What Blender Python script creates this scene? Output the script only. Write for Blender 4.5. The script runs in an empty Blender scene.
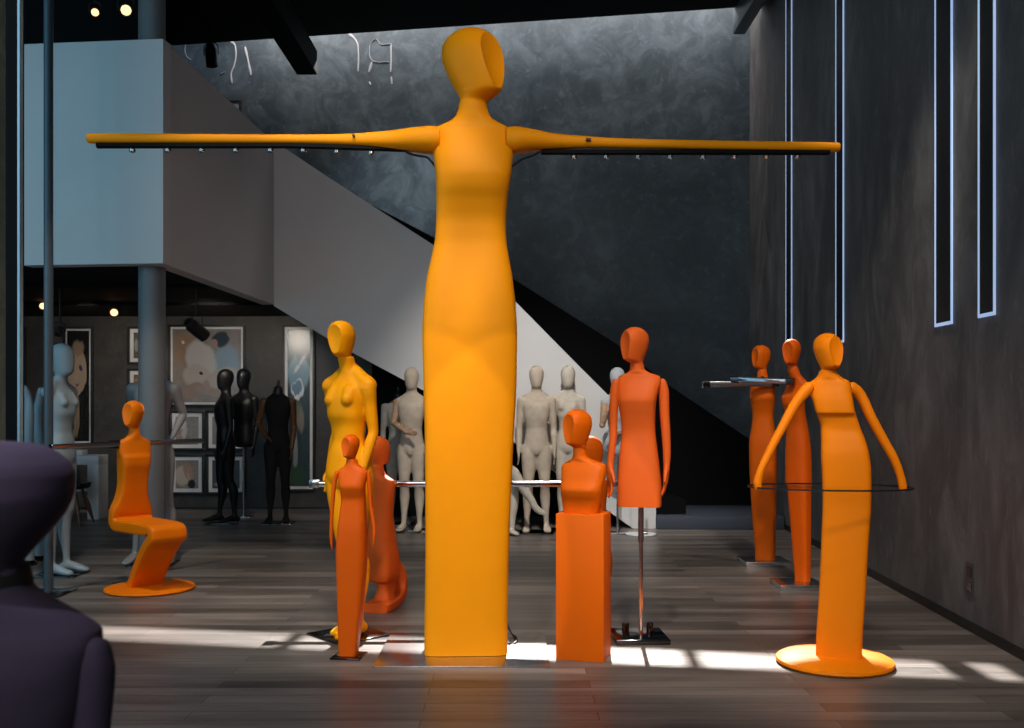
import bpy, bmesh, math, random
import numpy as np
from mathutils import Vector, Matrix

random.seed(4)
C = bpy.context.scene.collection
R = math.radians
EYE, HOR, F = 1.45, 403.0, 1000.0      # eye height, horizon row, focal length in pixels of the 1024x728 frame

def P(px, py, Y):
    return Vector(((px - 512) * Y / F, Y, EYE - (py - HOR) * Y / F))

# ------------------------------------------------------------------ materials
def new_mat(name):
    m = bpy.data.materials.new(name); m.use_nodes = True
    nt = m.node_tree
    return m, nt, nt.nodes['Principled BSDF']

def coords(nt, kind='Object', scale=(1, 1, 1)):
    tc = nt.nodes.new('ShaderNodeTexCoord'); mp = nt.nodes.new('ShaderNodeMapping')
    mp.inputs['Scale'].default_value = scale
    nt.links.new(tc.outputs[kind], mp.inputs['Vector'])
    return mp.outputs['Vector']

def noise(nt, vec, scale, detail=4, rough=.55, dist=0):
    n = nt.nodes.new('ShaderNodeTexNoise')
    n.inputs['Scale'].default_value = scale; n.inputs['Detail'].default_value = detail
    n.inputs['Roughness'].default_value = rough; n.inputs['Distortion'].default_value = dist
    nt.links.new(vec, n.inputs['Vector'])
    return n.outputs['Fac']

def ramp(nt, fac, stops):
    r = nt.nodes.new('ShaderNodeValToRGB')
    el = r.color_ramp.elements
    while len(el) < len(stops): el.new(.5)
    for e, (p, c) in zip(el, stops):
        e.position = p; e.color = (*c, 1) if len(c) == 3 else c
    nt.links.new(fac, r.inputs['Fac'])
    return r.outputs['Color']

def mix(nt, fac, a, b, mode='MIX'):
    n = nt.nodes.new('ShaderNodeMix'); n.data_type = 'RGBA'; n.blend_type = mode
    for s, v in ((n.inputs[0], fac), (n.inputs[6], a), (n.inputs[7], b)):
        if isinstance(v, (int, float)): s.default_value = v
        elif isinstance(v, tuple): s.default_value = (*v, 1)
        else: nt.links.new(v, s)
    return n.outputs[2]

def bump(nt, bs, h, strength=.2, dist=.01):
    b = nt.nodes.new('ShaderNodeBump'); b.inputs['Strength'].default_value = strength
    b.inputs['Distance'].default_value = dist
    nt.links.new(h, b.inputs['Height']); nt.links.new(b.outputs['Normal'], bs.inputs['Normal'])

def flat(name, col, rough=.5, metal=0, var=.06, scale=6, coat=0, spec=.5):
    """one paint, cloth or metal, with a little unevenness"""
    m, nt, bs = new_mat(name)
    v = coords(nt)
    f = noise(nt, v, scale)
    a = tuple(max(0, c * (1 - var)) for c in col); b = tuple(min(1, c * (1 + var)) for c in col)
    nt.links.new(ramp(nt, f, [(.3, a), (.7, b)]), bs.inputs['Base Color'])
    bs.inputs['Roughness'].default_value = rough; bs.inputs['Metallic'].default_value = metal
    bs.inputs['Specular IOR Level'].default_value = spec
    if coat:
        bs.inputs['Coat Weight'].default_value = coat; bs.inputs['Coat Roughness'].default_value = .25
    return m

def cloth(name, col, rough=.85, spec=.25):
    m, nt, bs = new_mat(name)
    v = coords(nt)
    f = noise(nt, v, 9)
    a = tuple(c * .85 for c in col); b = tuple(min(1, c * 1.1) for c in col)
    nt.links.new(ramp(nt, f, [(.3, a), (.7, b)]), bs.inputs['Base Color'])
    bs.inputs['Roughness'].default_value = rough; bs.inputs['Specular IOR Level'].default_value = spec
    bump(nt, bs, noise(nt, v, 260, 2), .12, .003)
    return m

def emit(name, col, power):
    m, nt, bs = new_mat(name)
    bs.inputs['Base Color'].default_value = (*col, 1)
    bs.inputs['Emission Color'].default_value = (*col, 1)
    bs.inputs['Emission Strength'].default_value = power
    return m

def plaster(name, dark, light, stretch=(1, 1, 1), rough=.55):
    m, nt, bs = new_mat(name)
    v = coords(nt, 'Object', stretch)
    big = noise(nt, v, .55, 6, .6, .6)
    mid = noise(nt, v, 2.2, 8, .65, 1.2)
    fine = noise(nt, v, 9, 6, .7, .4)
    c = mix(nt, ramp(nt, big, [(.33, (0, 0, 0)), (.68, (1, 1, 1))]), dark, light)
    c = mix(nt, ramp(nt, mid, [(.42, (.55, .55, .55)), (.62, (0, 0, 0))]), c, tuple(x * .45 for x in dark))
    c = mix(nt, ramp(nt, fine, [(.55, (0, 0, 0)), (.8, (.4, .4, .4))]), c, tuple(min(1, x * 1.6) for x in light))
    nt.links.new(c, bs.inputs['Base Color'])
    rr = ramp(nt, mid, [(.3, (rough - .12,) * 3), (.7, (rough + .15,) * 3)])
    nt.links.new(rr, bs.inputs['Roughness'])
    bs.inputs['Specular IOR Level'].default_value = .4
    bump(nt, bs, mid, .25, .01)
    return m

def planks(name):
    m, nt, bs = new_mat(name)
    v = coords(nt)
    br = nt.nodes.new('ShaderNodeTexBrick')
    br.offset = .43; br.offset_frequency = 2; br.squash = 1
    br.inputs['Color1'].default_value = (.118, .099, .086, 1); br.inputs['Color2'].default_value = (.27, .232, .205, 1)
    br.inputs['Mortar'].default_value = (.022, .017, .014, 1)
    br.inputs['Scale'].default_value = 1; br.inputs['Mortar Size'].default_value = .0022
    br.inputs['Mortar Smooth'].default_value = .2; br.inputs['Bias'].default_value = -.1
    br.inputs['Brick Width'].default_value = 1.9; br.inputs['Row Height'].default_value = .13
    nt.links.new(v, br.inputs['Vector'])
    v2 = coords(nt, 'Object', (1.1, 26, 1))
    grain = noise(nt, v2, 2.2, 8, .7, .8)
    v3 = coords(nt, 'Object', (.5, 6.5, 1))
    streak = noise(nt, v3, 1.3, 5, .6, .3)
    c = mix(nt, 1.0, br.outputs['Color'], ramp(nt, grain, [(.25, (.5, .48, .47)), (.75, (1.35, 1.36, 1.4))]), 'MULTIPLY')
    c = mix(nt, 1.0, c, ramp(nt, streak, [(.3, (.62, .6, .6)), (.7, (1.3, 1.32, 1.36))]), 'MULTIPLY')
    nt.links.new(c, bs.inputs['Base Color'])
    nt.links.new(ramp(nt, grain, [(.2, (.27,) * 3), (.8, (.46,) * 3)]), bs.inputs['Roughness'])
    bs.inputs['Specular IOR Level'].default_value = .42
    inv = nt.nodes.new('ShaderNodeMath'); inv.operation = 'SUBTRACT'; inv.inputs[0].default_value = 1
    nt.links.new(br.outputs['Fac'], inv.inputs[1])
    ad = nt.nodes.new('ShaderNodeMath'); ad.operation = 'MULTIPLY_ADD'; ad.inputs[1].default_value = .12
    nt.links.new(grain, ad.inputs[0]); nt.links.new(inv.outputs[0], ad.inputs[2])
    bump(nt, bs, ad.outputs[0], .35, .003)
    return m

def photo_mat(name, bg, blobs):
    """a print: soft ellipses (cx, cz, rx, rz, degrees, colour, edge softness) over a grainy ground"""
    m, nt, bs = new_mat(name)
    tc = nt.nodes.new('ShaderNodeTexCoord')
    g = noise(nt, tc.outputs['Generated'], 5, 5, .6, .5)
    col = ramp(nt, g, [(.3, tuple(c * .75 for c in bg)), (.7, tuple(min(1, c * 1.2) for c in bg))])
    wob = nt.nodes.new('ShaderNodeTexNoise'); wob.inputs['Scale'].default_value = 6
    nt.links.new(tc.outputs['Generated'], wob.inputs['Vector'])
    w1 = nt.nodes.new('ShaderNodeVectorMath'); w1.operation = 'MULTIPLY_ADD'
    w1.inputs[1].default_value = (.09, 0, .09)
    nt.links.new(wob.outputs['Color'], w1.inputs[0]); nt.links.new(tc.outputs['Generated'], w1.inputs[2])
    for cx, cz, rx, rz, deg, bc, soft in blobs:
        sb = nt.nodes.new('ShaderNodeVectorMath'); sb.operation = 'SUBTRACT'
        sb.inputs[1].default_value = (cx + .045, .5, cz + .045)
        nt.links.new(w1.outputs[0], sb.inputs[0])
        mp = nt.nodes.new('ShaderNodeMapping'); mp.vector_type = 'TEXTURE'
        mp.inputs['Rotation'].default_value = (0, -R(deg), 0); mp.inputs['Scale'].default_value = (rx, 100, rz)
        nt.links.new(sb.outputs[0], mp.inputs['Vector'])
        ln = nt.nodes.new('ShaderNodeVectorMath'); ln.operation = 'LENGTH'
        nt.links.new(mp.outputs['Vector'], ln.inputs[0])
        mr = nt.nodes.new('ShaderNodeMapRange'); mr.interpolation_type = 'SMOOTHSTEP'
        mr.inputs['From Min'].default_value = 1 - soft; mr.inputs['From Max'].default_value = 1
        mr.inputs['To Min'].default_value = 1; mr.inputs['To Max'].default_value = 0
        nt.links.new(ln.outputs['Value'], mr.inputs['Value'])
        col = mix(nt, mr.outputs['Result'], col, bc)
    nt.links.new(col, bs.inputs['Base Color'])
    bs.inputs['Roughness'].default_value = .25
    return m

def glass_mat(name, tint, gloss=.08):
    m, nt, bs = new_mat(name)
    nt.nodes.remove(bs)
    out = nt.nodes['Material Output']
    t = nt.nodes.new('ShaderNodeBsdfTransparent'); t.inputs['Color'].default_value = (*tint, 1)
    g = nt.nodes.new('ShaderNodeBsdfGlossy'); g.inputs['Roughness'].default_value = .03
    mx = nt.nodes.new('ShaderNodeMixShader')
    mx.inputs[0].default_value = gloss; nt.links.new(t.outputs[0], mx.inputs[1]); nt.links.new(g.outputs[0], mx.inputs[2])
    nt.links.new(mx.outputs[0], out.inputs['Surface'])
    return m

M = {
    'yellow': flat('yellow_orange_lacquer', (0.9, 0.31, 0.0005), 0.55, var=.02, spec=.18),
    'sun': flat('warm_yellow_lacquer', (0.93, 0.35, 0.0008), 0.5, var=.02, spec=.18),
    'amber': flat('amber_lacquer', (0.9, 0.225, 0.0005), 0.52, var=.02, spec=.18),
    'tang': flat('tangerine_lacquer', (0.93, 0.2, 0.001), 0.5, var=.02, spec=.18),
    'orange': flat('orange_lacquer', (0.84, 0.138, 0.001), 0.52, var=.02, spec=.18),
    'coral': flat('coral_orange_lacquer', (0.82, 0.138, 0.018), 0.52, var=.02, spec=.18),
    'rust': flat('deep_orange_lacquer', (0.75, 0.11, 0.002), 0.5, var=.02, spec=.18),
    'black': flat('black_paint', (.008, .008, .009), .45),
    'blackgloss': flat('black_satin_fibreglass', (.005, .005, .006), .45, spec=.3),
    'blackcloth': cloth('black_cloth', (.010, .009, .009)),
    'purple': cloth('dark_violet_jersey', (.045, .032, .055)),
    'steel': flat('brushed_steel', (.62, .62, .64), .22, 1, .05, 30),
    'chrome': flat('chrome', (.78, .78, .8), .08, 1, .02),
    'darksteel': flat('dark_mirror_steel', (.12, .11, .11), .14, 1, .05),
    'plate': flat('satin_steel_plate', (.60, .58, .58), .26, 1, .05, 14),
    'post': flat('blue_grey_post_paint', (.075, .10, .125), .4),
    'column': flat('grey_column_paint', (.16, .17, .18), .5),
    'white': flat('white_wall_paint', (.62, .61, .61), .55, var=.03, scale=1.5),
    'whitelac': flat('white_lacquer', (.68, .72, .75), .4),
    'ceiling': flat('black_ceiling_paint', (.0035, .004, .0045), .8, spec=.15),
    'gallery': plaster('dark_gallery_plaster', (.045, .041, .038), (.085, .078, .072)),
    'wall': plaster('grey_stucco', (.040, .064, .080), (.160, .198, .222), (1, 1, 1)),
    'wallr': plaster('brushed_grey_stucco', (.09, .088, .09), (.24, .232, .232), (1.3, 1.3, .6)),
    'pier': plaster('pale_green_concrete', (.26, .36, .29), (.42, .52, .42)),
    'floor': planks('grey_brown_planks'),
    'beige': cloth('beige_jersey', (.52, .43, .34)),
    'cream': cloth('cream_jersey', (.56, .50, .42)),
    'greycloth': cloth('grey_linen', (.34, .31, .27)),
    'palegrey': cloth('pale_grey_jersey', (.42, .44, .46)),
    'bluegrey': flat('pale_blue_grey_matt', (.36, .43, .47), .5),
    'mgrey': flat('matt_grey_fibreglass', (.30, .30, .31), .5),
    'wood': flat('pale_jointed_wood', (.42, .26, .16), .5, var=.2, scale=14),
    'brownwood': flat('brown_jointed_wood', (.14, .055, .025), .4, var=.2, scale=14),
    'led': emit('blue_white_led', (.48, .66, 1.0), .55),
    'lamp': emit('warm_lamp', (1.0, .50, .22), 2.6),
    'lampsmall': emit('small_warm_lamp', (1.0, .62, .32), 5),
    'socket': flat('dark_socket_plastic', (.07, .068, .068), .4),
    'reflected': flat('painted_reflection_white', (.42, .42, .44), .8),  # pale colour standing in for reflected light on the back wall
    'mat': flat('white_picture_mount', (.62, .62, .62), .6),
    'matt': flat('matt_black_metal', (.004, .004, .0045), .7, spec=.12),
    'glass': glass_mat('clear_table_glass', (.985, .99, .99), .035),
    'stair': flat('black_stair_paint', (.0022, .0026, .003), .75, spec=.12),
    'tread': flat('blue_grey_stair_tread', (.05, .062, .085), .6, spec=.25),
    'gloss': flat('window_frame_metal', (.50, .66, .75), .35, .6),
}

# ------------------------------------------------------------------ objects
def finish(name, mesh, mat, parent=None, origin=None, sharp=38):
    if origin is None:
        origin = Vector(parent.location) if parent is not None else None
    if origin is None:
        co = np.empty(len(mesh.vertices) * 3); mesh.vertices.foreach_get('co', co); co = co.reshape(-1, 3)
        origin = Vector(((co[:, 0].min() + co[:, 0].max()) / 2, (co[:, 1].min() + co[:, 1].max()) / 2, co[:, 2].min()))
    mesh.transform(Matrix.Translation(-origin))
    mesh.polygons.foreach_set('use_smooth', [True] * len(mesh.polygons))
    mesh.set_sharp_from_angle(angle=R(sharp))
    mesh.materials.append(mat)
    o = bpy.data.objects.new(name, mesh); C.objects.link(o)
    if parent is not None:
        o.parent = parent
        root = parent
        # grand-children: the parent mesh keeps the thing's own origin
        o.location = (0, 0, 0)
        o['_org'] = tuple(origin)
    else:
        o.location = origin
    return o

def obj(name, bm, mat, parent=None, sharp=38):
    """link a bmesh (built in world coordinates) as one mesh object"""
    bmesh.ops.recalc_face_normals(bm, faces=bm.faces)
    me = bpy.data.meshes.new(name); bm.to_mesh(me); bm.free()
    origin = None
    if parent is not None:
        w = Vector(parent.location); p = parent.parent
        while p is not None: w += Vector(p.location); p = p.parent
        origin = w
    o = finish(name, me, mat, parent, origin, sharp)
    if '_org' in o: del o['_org']
    return o

def thing(name, label, cat, loc, group=None):
    o = bpy.data.objects.new(name, None); C.objects.link(o)
    o.location = loc; o.empty_display_size = .1
    return tag(o, label, cat, group)

def tag(o, label, cat, group=None):
    o['label'] = label; o['category'] = cat
    if group: o['group'] = group
    return o

def struct(name, bm, mat, label=None, cat=None):
    o = obj(name, bm, mat); o['kind'] = 'structure'
    if label: o['label'] = label
    if cat: o['category'] = cat
    return o

# ------------------------------------------------------------------ mesh helpers
def box(bm, x0, x1, y0, y1, z0, z1, bev=0, rot=0, seg=2):
    r = bmesh.ops.create_cube(bm, size=1)
    vs = r['verts']
    bmesh.ops.scale(bm, vec=(x1 - x0, y1 - y0, z1 - z0), verts=vs)
    if bev:
        es = list({e for v in vs for e in v.link_edges})
        rb = bmesh.ops.bevel(bm, geom=es, offset=bev, segments=seg, affect='EDGES', profile=.5)
        vs = list({v for f in rb['faces'] for v in f.verts} | {v for v in vs if v.is_valid})
    c = Vector(((x0 + x1) / 2, (y0 + y1) / 2, (z0 + z1) / 2))
    bmesh.ops.transform(bm, matrix=Matrix.Translation(c) @ Matrix.Rotation(rot, 4, 'Z'), verts=vs)
    return bm

def boxbm(*a, **k):
    return box(bmesh.new(), *a, **k)

def prism(bm, pts, d):
    """a polygon (list of 3-D points) pushed along d into a closed slab"""
    a = [bm.verts.new(p) for p in pts]; b = [bm.verts.new(Vector(p) + Vector(d)) for p in pts]
    n = len(a)
    bm.faces.new(a); bm.faces.new(b[::-1])
    for i in range(n):
        bm.faces.new((a[i], b[i], b[(i + 1) % n], a[(i + 1) % n]))
    return bm

def pchip(x, y, xn):
    """monotone cubic through y[k] (any trailing shape) at x[k]"""
    h = np.diff(x); d = np.diff(y, axis=0) / h[:, None]
    m = np.zeros_like(y)
    w1 = (2 * h[1:] + h[:-1])[:, None]; w2 = (h[1:] + 2 * h[:-1])[:, None]
    a, b = d[:-1], d[1:]
    with np.errstate(divide='ignore', invalid='ignore'):
        hm = (w1 + w2) / (w1 / a + w2 / b)
    m[1:-1] = np.where(a * b > 0, hm, 0)
    m[0] = d[0]; m[-1] = d[-1]
    i = np.clip(np.searchsorted(x, xn, 'right') - 1, 0, len(x) - 2)
    t = ((xn - x[i]) / h[i])[:, None]; hh = h[i][:, None]
    return ((1 + 2 * t) * (1 - t) ** 2 * y[i] + t * (1 - t) ** 2 * hh * m[i]
            + t * t * (3 - 2 * t) * y[i + 1] + t * t * (t - 1) * hh * m[i + 1])

def ring(c, ax, ay, rx, ry, n=2.0, N=64, rel=0.0):
    ph = np.linspace(0, 2 * math.pi, N, endpoint=False)
    dx, dy = np.abs(np.cos(ph - rel)), np.abs(np.sin(ph - rel))
    r = 1 / ((dx / rx) ** n + (dy / ry) ** n) ** (1 / n)
    return np.array(c)[None] + (r * np.cos(ph))[:, None] * np.array(ax)[None] + (r * np.sin(ph))[:, None] * np.array(ay)[None]

def skin(bm, rings, caps=True):
    """faces over a stack of rings, closed at both ends"""
    K, N, _ = rings.shape
    V = [[bm.verts.new(p) for p in r] for r in rings]
    for k in range(K - 1):
        a, b = V[k], V[k + 1]
        for i in range(N):
            j = (i + 1) % N
            bm.faces.new((a[i], a[j], b[j], b[i]))
    for r, vs in (((rings[0], V[0][::-1]), (rings[-1], V[-1])) if caps else ()):
        c = bm.verts.new(r.mean(axis=0))
        for i in range(N):
            bm.faces.new((vs[i], vs[(i + 1) % N], c))
    return bm

def loft(bm, keys, sub=5):
    keys = np.array(keys); K, N, _ = keys.shape
    s = np.concatenate([[0], np.cumsum(np.maximum(1e-5, np.linalg.norm(np.diff(keys, axis=0), axis=2).mean(axis=1)))])
    xn = np.concatenate([np.linspace(s[k], s[k + 1], sub, endpoint=False) for k in range(K - 1)] + [[s[-1]]])
    out = pchip(s, keys.reshape(K, -1), xn).reshape(len(xn), N, 3)
    return skin(bm, out)

def frames(pts, up=(0, 0, 1), side=None):
    """for a path: a width axis and a thickness axis at every point"""
    pts = [np.array(p, float) for p in pts]
    out = []
    prev = None
    for i, p in enumerate(pts):
        t = pts[min(i + 1, len(pts) - 1)] - pts[max(i - 1, 0)]
        t /= np.linalg.norm(t)
        if prev is None:
            ref = np.array(side if side is not None else ((1, 0, 0) if abs(t[0]) < .8 else (0, 1, 0)), float)
        else:
            ref = prev
        a = ref - t * ref.dot(t); a /= np.linalg.norm(a)
        prev = a
        out.append((a, np.cross(t, a), t))
    return pts, out

def limb(bm, pts, rad, N=20, sub=5, side=None, n=2.0, round_ends=True, fine=1):
    """a tapering limb: rad holds one radius or (width, depth) per point"""
    pts, fr = frames(pts, side=side)
    rad = [(r, r) if isinstance(r, (int, float)) else r for r in rad]
    ks = []
    def add(p, f, r, off=0., sc=1.):
        ks.append(ring(p + f[2] * off, f[0], f[1], max(1e-4, r[0] * sc), max(1e-4, r[1] * sc), n, N))
    if round_ends:
        m = min(rad[0])
        for a in (88, 60, 30): add(pts[0], fr[0], rad[0], -m * math.sin(R(a)), math.cos(R(a)))
    for p, f, r in zip(pts, fr, rad): add(p, f, r)
    if round_ends:
        m = min(rad[-1])
        for a in (30, 60, 88): add(pts[-1], fr[-1], rad[-1], m * math.sin(R(a)), math.cos(R(a)))
    return loft(bm, ks, sub)

def tube(bm, pts, r, N=10, sub=4):
    return limb(bm, pts, [r] * len(pts), N=N, sub=sub, round_ends=False)

def disc(bm, c, prof, N=64, sub=1, squash=1):
    """turned shape about a vertical axis: prof = [(radius, z)] from bottom to top"""
    ks = [ring((c[0], c[1], c[2] + z), (1, 0, 0), (0, squash, 0), max(r, 1e-4), max(r, 1e-4), 2, N) for r, z in prof]
    if sub > 1: return loft(bm, ks, sub)
    return skin(bm, np.array(ks))

def cyl(bm, a, b, r, N=24, bev=0):
    pts, fr = frames([a, b])
    L = np.linalg.norm(pts[1] - pts[0]); t = fr[0][2]
    bev = bev or r * .08
    ks = []
    for off, rr in ((0, r - bev), (bev, r), (L - bev, r), (L, r - bev)):
        ks.append(ring(pts[0] + t * off, fr[0][0], fr[0][1], rr, rr, 2, N))
    return skin(bm, np.array(ks))

def add_mesh(bm, me):
    bm.from_mesh(me)

def remeshed(bm, voxel=.008, smooth=4):
    """one continuous skin over overlapping closed shapes"""
    bmesh.ops.recalc_face_normals(bm, faces=bm.faces)
    me = bpy.data.meshes.new('tmp'); bm.to_mesh(me); bm.free()
    o = bpy.data.objects.new('tmp', me); C.objects.link(o)
    r = o.modifiers.new('r', 'REMESH'); r.mode = 'VOXEL'; r.voxel_size = voxel; r.use_smooth_shade = True
    s = o.modifiers.new('s', 'SMOOTH'); s.factor = .5; s.iterations = smooth
    dg = bpy.context.evaluated_depsgraph_get(); dg.update()
    m2 = bpy.data.meshes.new_from_object(o.evaluated_get(dg))
    bpy.data.objects.remove(o); bpy.data.meshes.remove(me)
    b2 = bmesh.new(); b2.from_mesh(m2); bpy.data.meshes.remove(m2)
    return b2

# ------------------------------------------------------------------ stylised figures
HEAD = [(-.09, .01, .2, .2, 2), (-.04, .06, .255, .21, 2), (0, .105, .318, .225, 2.1), (.04, .125, .352, .240, 2.15), (.12, .115, .385, .264, 2.25),
        (.25, .09, .425, .298, 2.35), (.42, .055, .46, .335, 2.45), (.58, .025, .475, .357, 2.4), (.72, 0, .455, .342, 2.3), (.83, -.012, .4, .305, 2.15),
        (.91, -.012, .31, .24, 2), (.965, -.012, .2, .158, 2), (.992, -.012, .09, .072, 2), (1.0, -.012, .012, .01, 2)]

def head_keys(c, H, face, yaw, N, wide=1.0, lean=0.0, ds=1.0):
    """rings of an egg head; c = neck axis at chin height, face = world yaw of the face"""
    u = np.array((math.sin(face), -math.cos(face), 0))
    ax = (math.cos(yaw), math.sin(yaw), 0); ay = (-math.sin(yaw), math.cos(yaw), 0)
    out = []
    for t, cu, ru, rv, n in HEAD:
        cc = np.array(c) + u * ((cu * ds - lean * t) * H) + np.array((0, 0, t * H))
        out.append(ring(cc, ax, ay, rv * H * wide, ru * H * ds, n, N, face - yaw))
    return out

def cut_face(bm, c, H, face, depth=.055, lean=0.0, u0=.475, u1=.362, rings=9, ds=1.0):
    """slice the front of an egg head and leave a dished oval there"""
    u = Vector((math.sin(face), -math.cos(face), 0)); c = Vector(c); u0 *= ds; u1 *= ds
    a = c + u * ((u0 - lean * .06) * H) + Vector((0, 0, .06 * H)); b = c + u * ((u1 - lean * .86) * H) + Vector((0, 0, .86 * H))
    up = (b - a).normalized()
    nrm = (u - up * u.dot(up)).normalized()
    vs = {v for v in bm.verts if v.co.z > c.z - .03 * H and (v.co - c).length < 1.3 * H}
    fs = [f for f in bm.faces if all(v in vs for v in f.verts)]
    es = list({e for f in fs for e in f.edges})
    bmesh.ops.bisect_plane(bm, geom=list(vs) + es + fs, plane_co=a, plane_no=nrm, clear_outer=True, dist=1e-6)
    bmesh.ops.remove_doubles(bm, verts=[v for v in bm.verts if abs((v.co - a).dot(nrm)) < 1e-5 and (v.co - c).length < 1.3 * H], dist=H * .002)
    be = [e for e in bm.edges if len(e.link_faces) == 1]
    if not be: return bm
    nxt = {}
    for e in be:
        for v in e.verts: nxt.setdefault(v, []).append(e)
    start = be[0].verts[0]; loop = [start]; e = be[0]; v = e.other_vert(start)
    while v is not start and len(loop) < 5000:
        loop.append(v)
        e2 = [x for x in nxt[v] if x is not e]
        if not e2: break
        e = e2[0]; v = e.other_vert(v)
    cen = sum((v.co for v in loop), Vector()) / len(loop)
    prev = loop
    # a small rounded lip, then the dish
    steps = [(.97, -.10)] + [(1 - k / rings, 1 - (1 - k / rings) ** 2) for k in range(1, rings)]
    base = [v.co.copy() for v in loop]
    for t, dd in steps:
        cur = []
        for p in base:
            q = cen + (p - cen) * t - nrm * (depth * H * max(dd, .06))
            cur.append(bm.verts.new(q))
        for i in range(len(cur)):
            j = (i + 1) % len(cur)
            bm.faces.new((prev[i], prev[j], cur[j], cur[i]))
        prev = cur
    cv = bm.verts.new(cen - nrm * depth * H)
    for i in range(len(prev)):
        bm.faces.new((prev[i], prev[(i + 1) % len(prev)], cv))
    return bm

def body_keys(secs, Y0, yaw, N):
    """rings of a body whose outline is (row, left, right) in the photo at distance Y0;
    (depth ratio, squareness, forward shift) complete each ring"""
    ax = np.array((math.cos(yaw), math.sin(yaw), 0)); ay = np.array((-math.sin(yaw), math.cos(yaw), 0))
    out = []
    for py, xl, xr, ratio, n, fwd in secs:
        pc = (xl + xr) / 2; al = math.atan((pc - 512) / F)
        e = np.array((math.cos(al), -math.sin(al), 0))
        sh = ring((0, 0, 0), ax, ay, 1, ratio, n, 180)
        ext = (sh @ e).max()
        rx = (xr - xl) / 2 * Y0 / F * math.cos(al) / ext
        c = np.array(P(pc, py, Y0)) - ay * fwd
        out.append(ring(c, ax, ay, rx, rx * ratio, n, N))
    return out

def figure_bm(secs, Y0, yaw, head, N=72, sub=6, wide=1.0, depth=.055, ds=1.0):
    """body and head as one surface; head = (neck px, chin row, top row, face turn relative to the lens axis, lean)"""
    bm = bmesh.new()
    ks = body_keys(secs, Y0, R(yaw), N)
    px, pc, pt, turn, lean = head
    c = P(px, pc, Y0); H = (pc - pt) * Y0 / F
    face = R(turn) - math.atan((px - 512) / F)
    ks += head_keys(c, H, face, R(yaw), N, wide, lean, ds)
    loft(bm, ks, sub)
    bmesh.ops.recalc_face_normals(bm, faces=bm.faces)
    cut_face(bm, c, H, face, depth, lean, ds=ds)
    return bm

def hand(bm, wrist, d, thumb, s=1.0, curl=.25, flatness=.45):
    """palm, four fingers and a thumb; d = finger direction, thumb = direction of the thumb side"""
    w = Vector(wrist); d = Vector(d).normalized(); t = Vector(thumb); t = (t - d * t.dot(d)).normalized()
    n = d.cross(t)                                                       # out of the palm or the back
    L = .085 * s
    limb(bm, [w - d * .015 * s, w + d * L * .45, w + d * L], [(.024 * s, .017 * s), (.036 * s, .016 * s), (.037 * s, .013 * s)],
         N=16, sub=3, side=t)
    for k, (off, ln) in enumerate(((.028, .075), (.0095, .085), (-.0095, .079), (-.027, .062))):
        b = w + d * (L * .95) + t * (off * s)
        ln *= s
        p1 = b + d * ln * .45 + n * ln * curl * .15; p2 = b + d * ln * .78 + n * ln * curl * .45; p3 = b + d * ln * .98 + n * ln * curl * .85
        limb(bm, [b - d * .02 * s, p1, p2, p3], [.0095 * s, .009 * s, .008 * s, .0065 * s], N=10, sub=2, side=t)
    b = w + d * .02 * s + t * .022 * s
    q = (d * .75 + t * .65).normalized()
    limb(bm, [b, b + q * .035 * s, b + (q + d * .35).normalized() * .07 * s], [.012 * s, .0105 * s, .0075 * s], N=10, sub=2, side=n)

# ------------------------------------------------------------------ jointed-looking human mannequins
MALE = [(.468, .052, .05), (.485, .083, .062), (.51, .093, .066), (.54, .092, .064), (.58, .084, .058), (.62, .079, .055), (.665, .085, .06),
        (.715, .098, .068), (.755, .104, .067), (.79, .104, .057), (.812, .088, .046), (.83, .055, .04), (.845, .034, .035), (.885, .031, .034)]
FEMALE = [(.468, .052, .05), (.485, .085, .06), (.51, .097, .066), (.54, .094, .064), (.58, .078, .055), (.62, .065, .047), (.66, .069, .05),
          (.705, .08, .058), (.745, .084, .056), (.785, .085, .048), (.808, .07, .04), (.826, .042, .033), (.845, .027, .028), (.885, .025, .028)]

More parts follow.
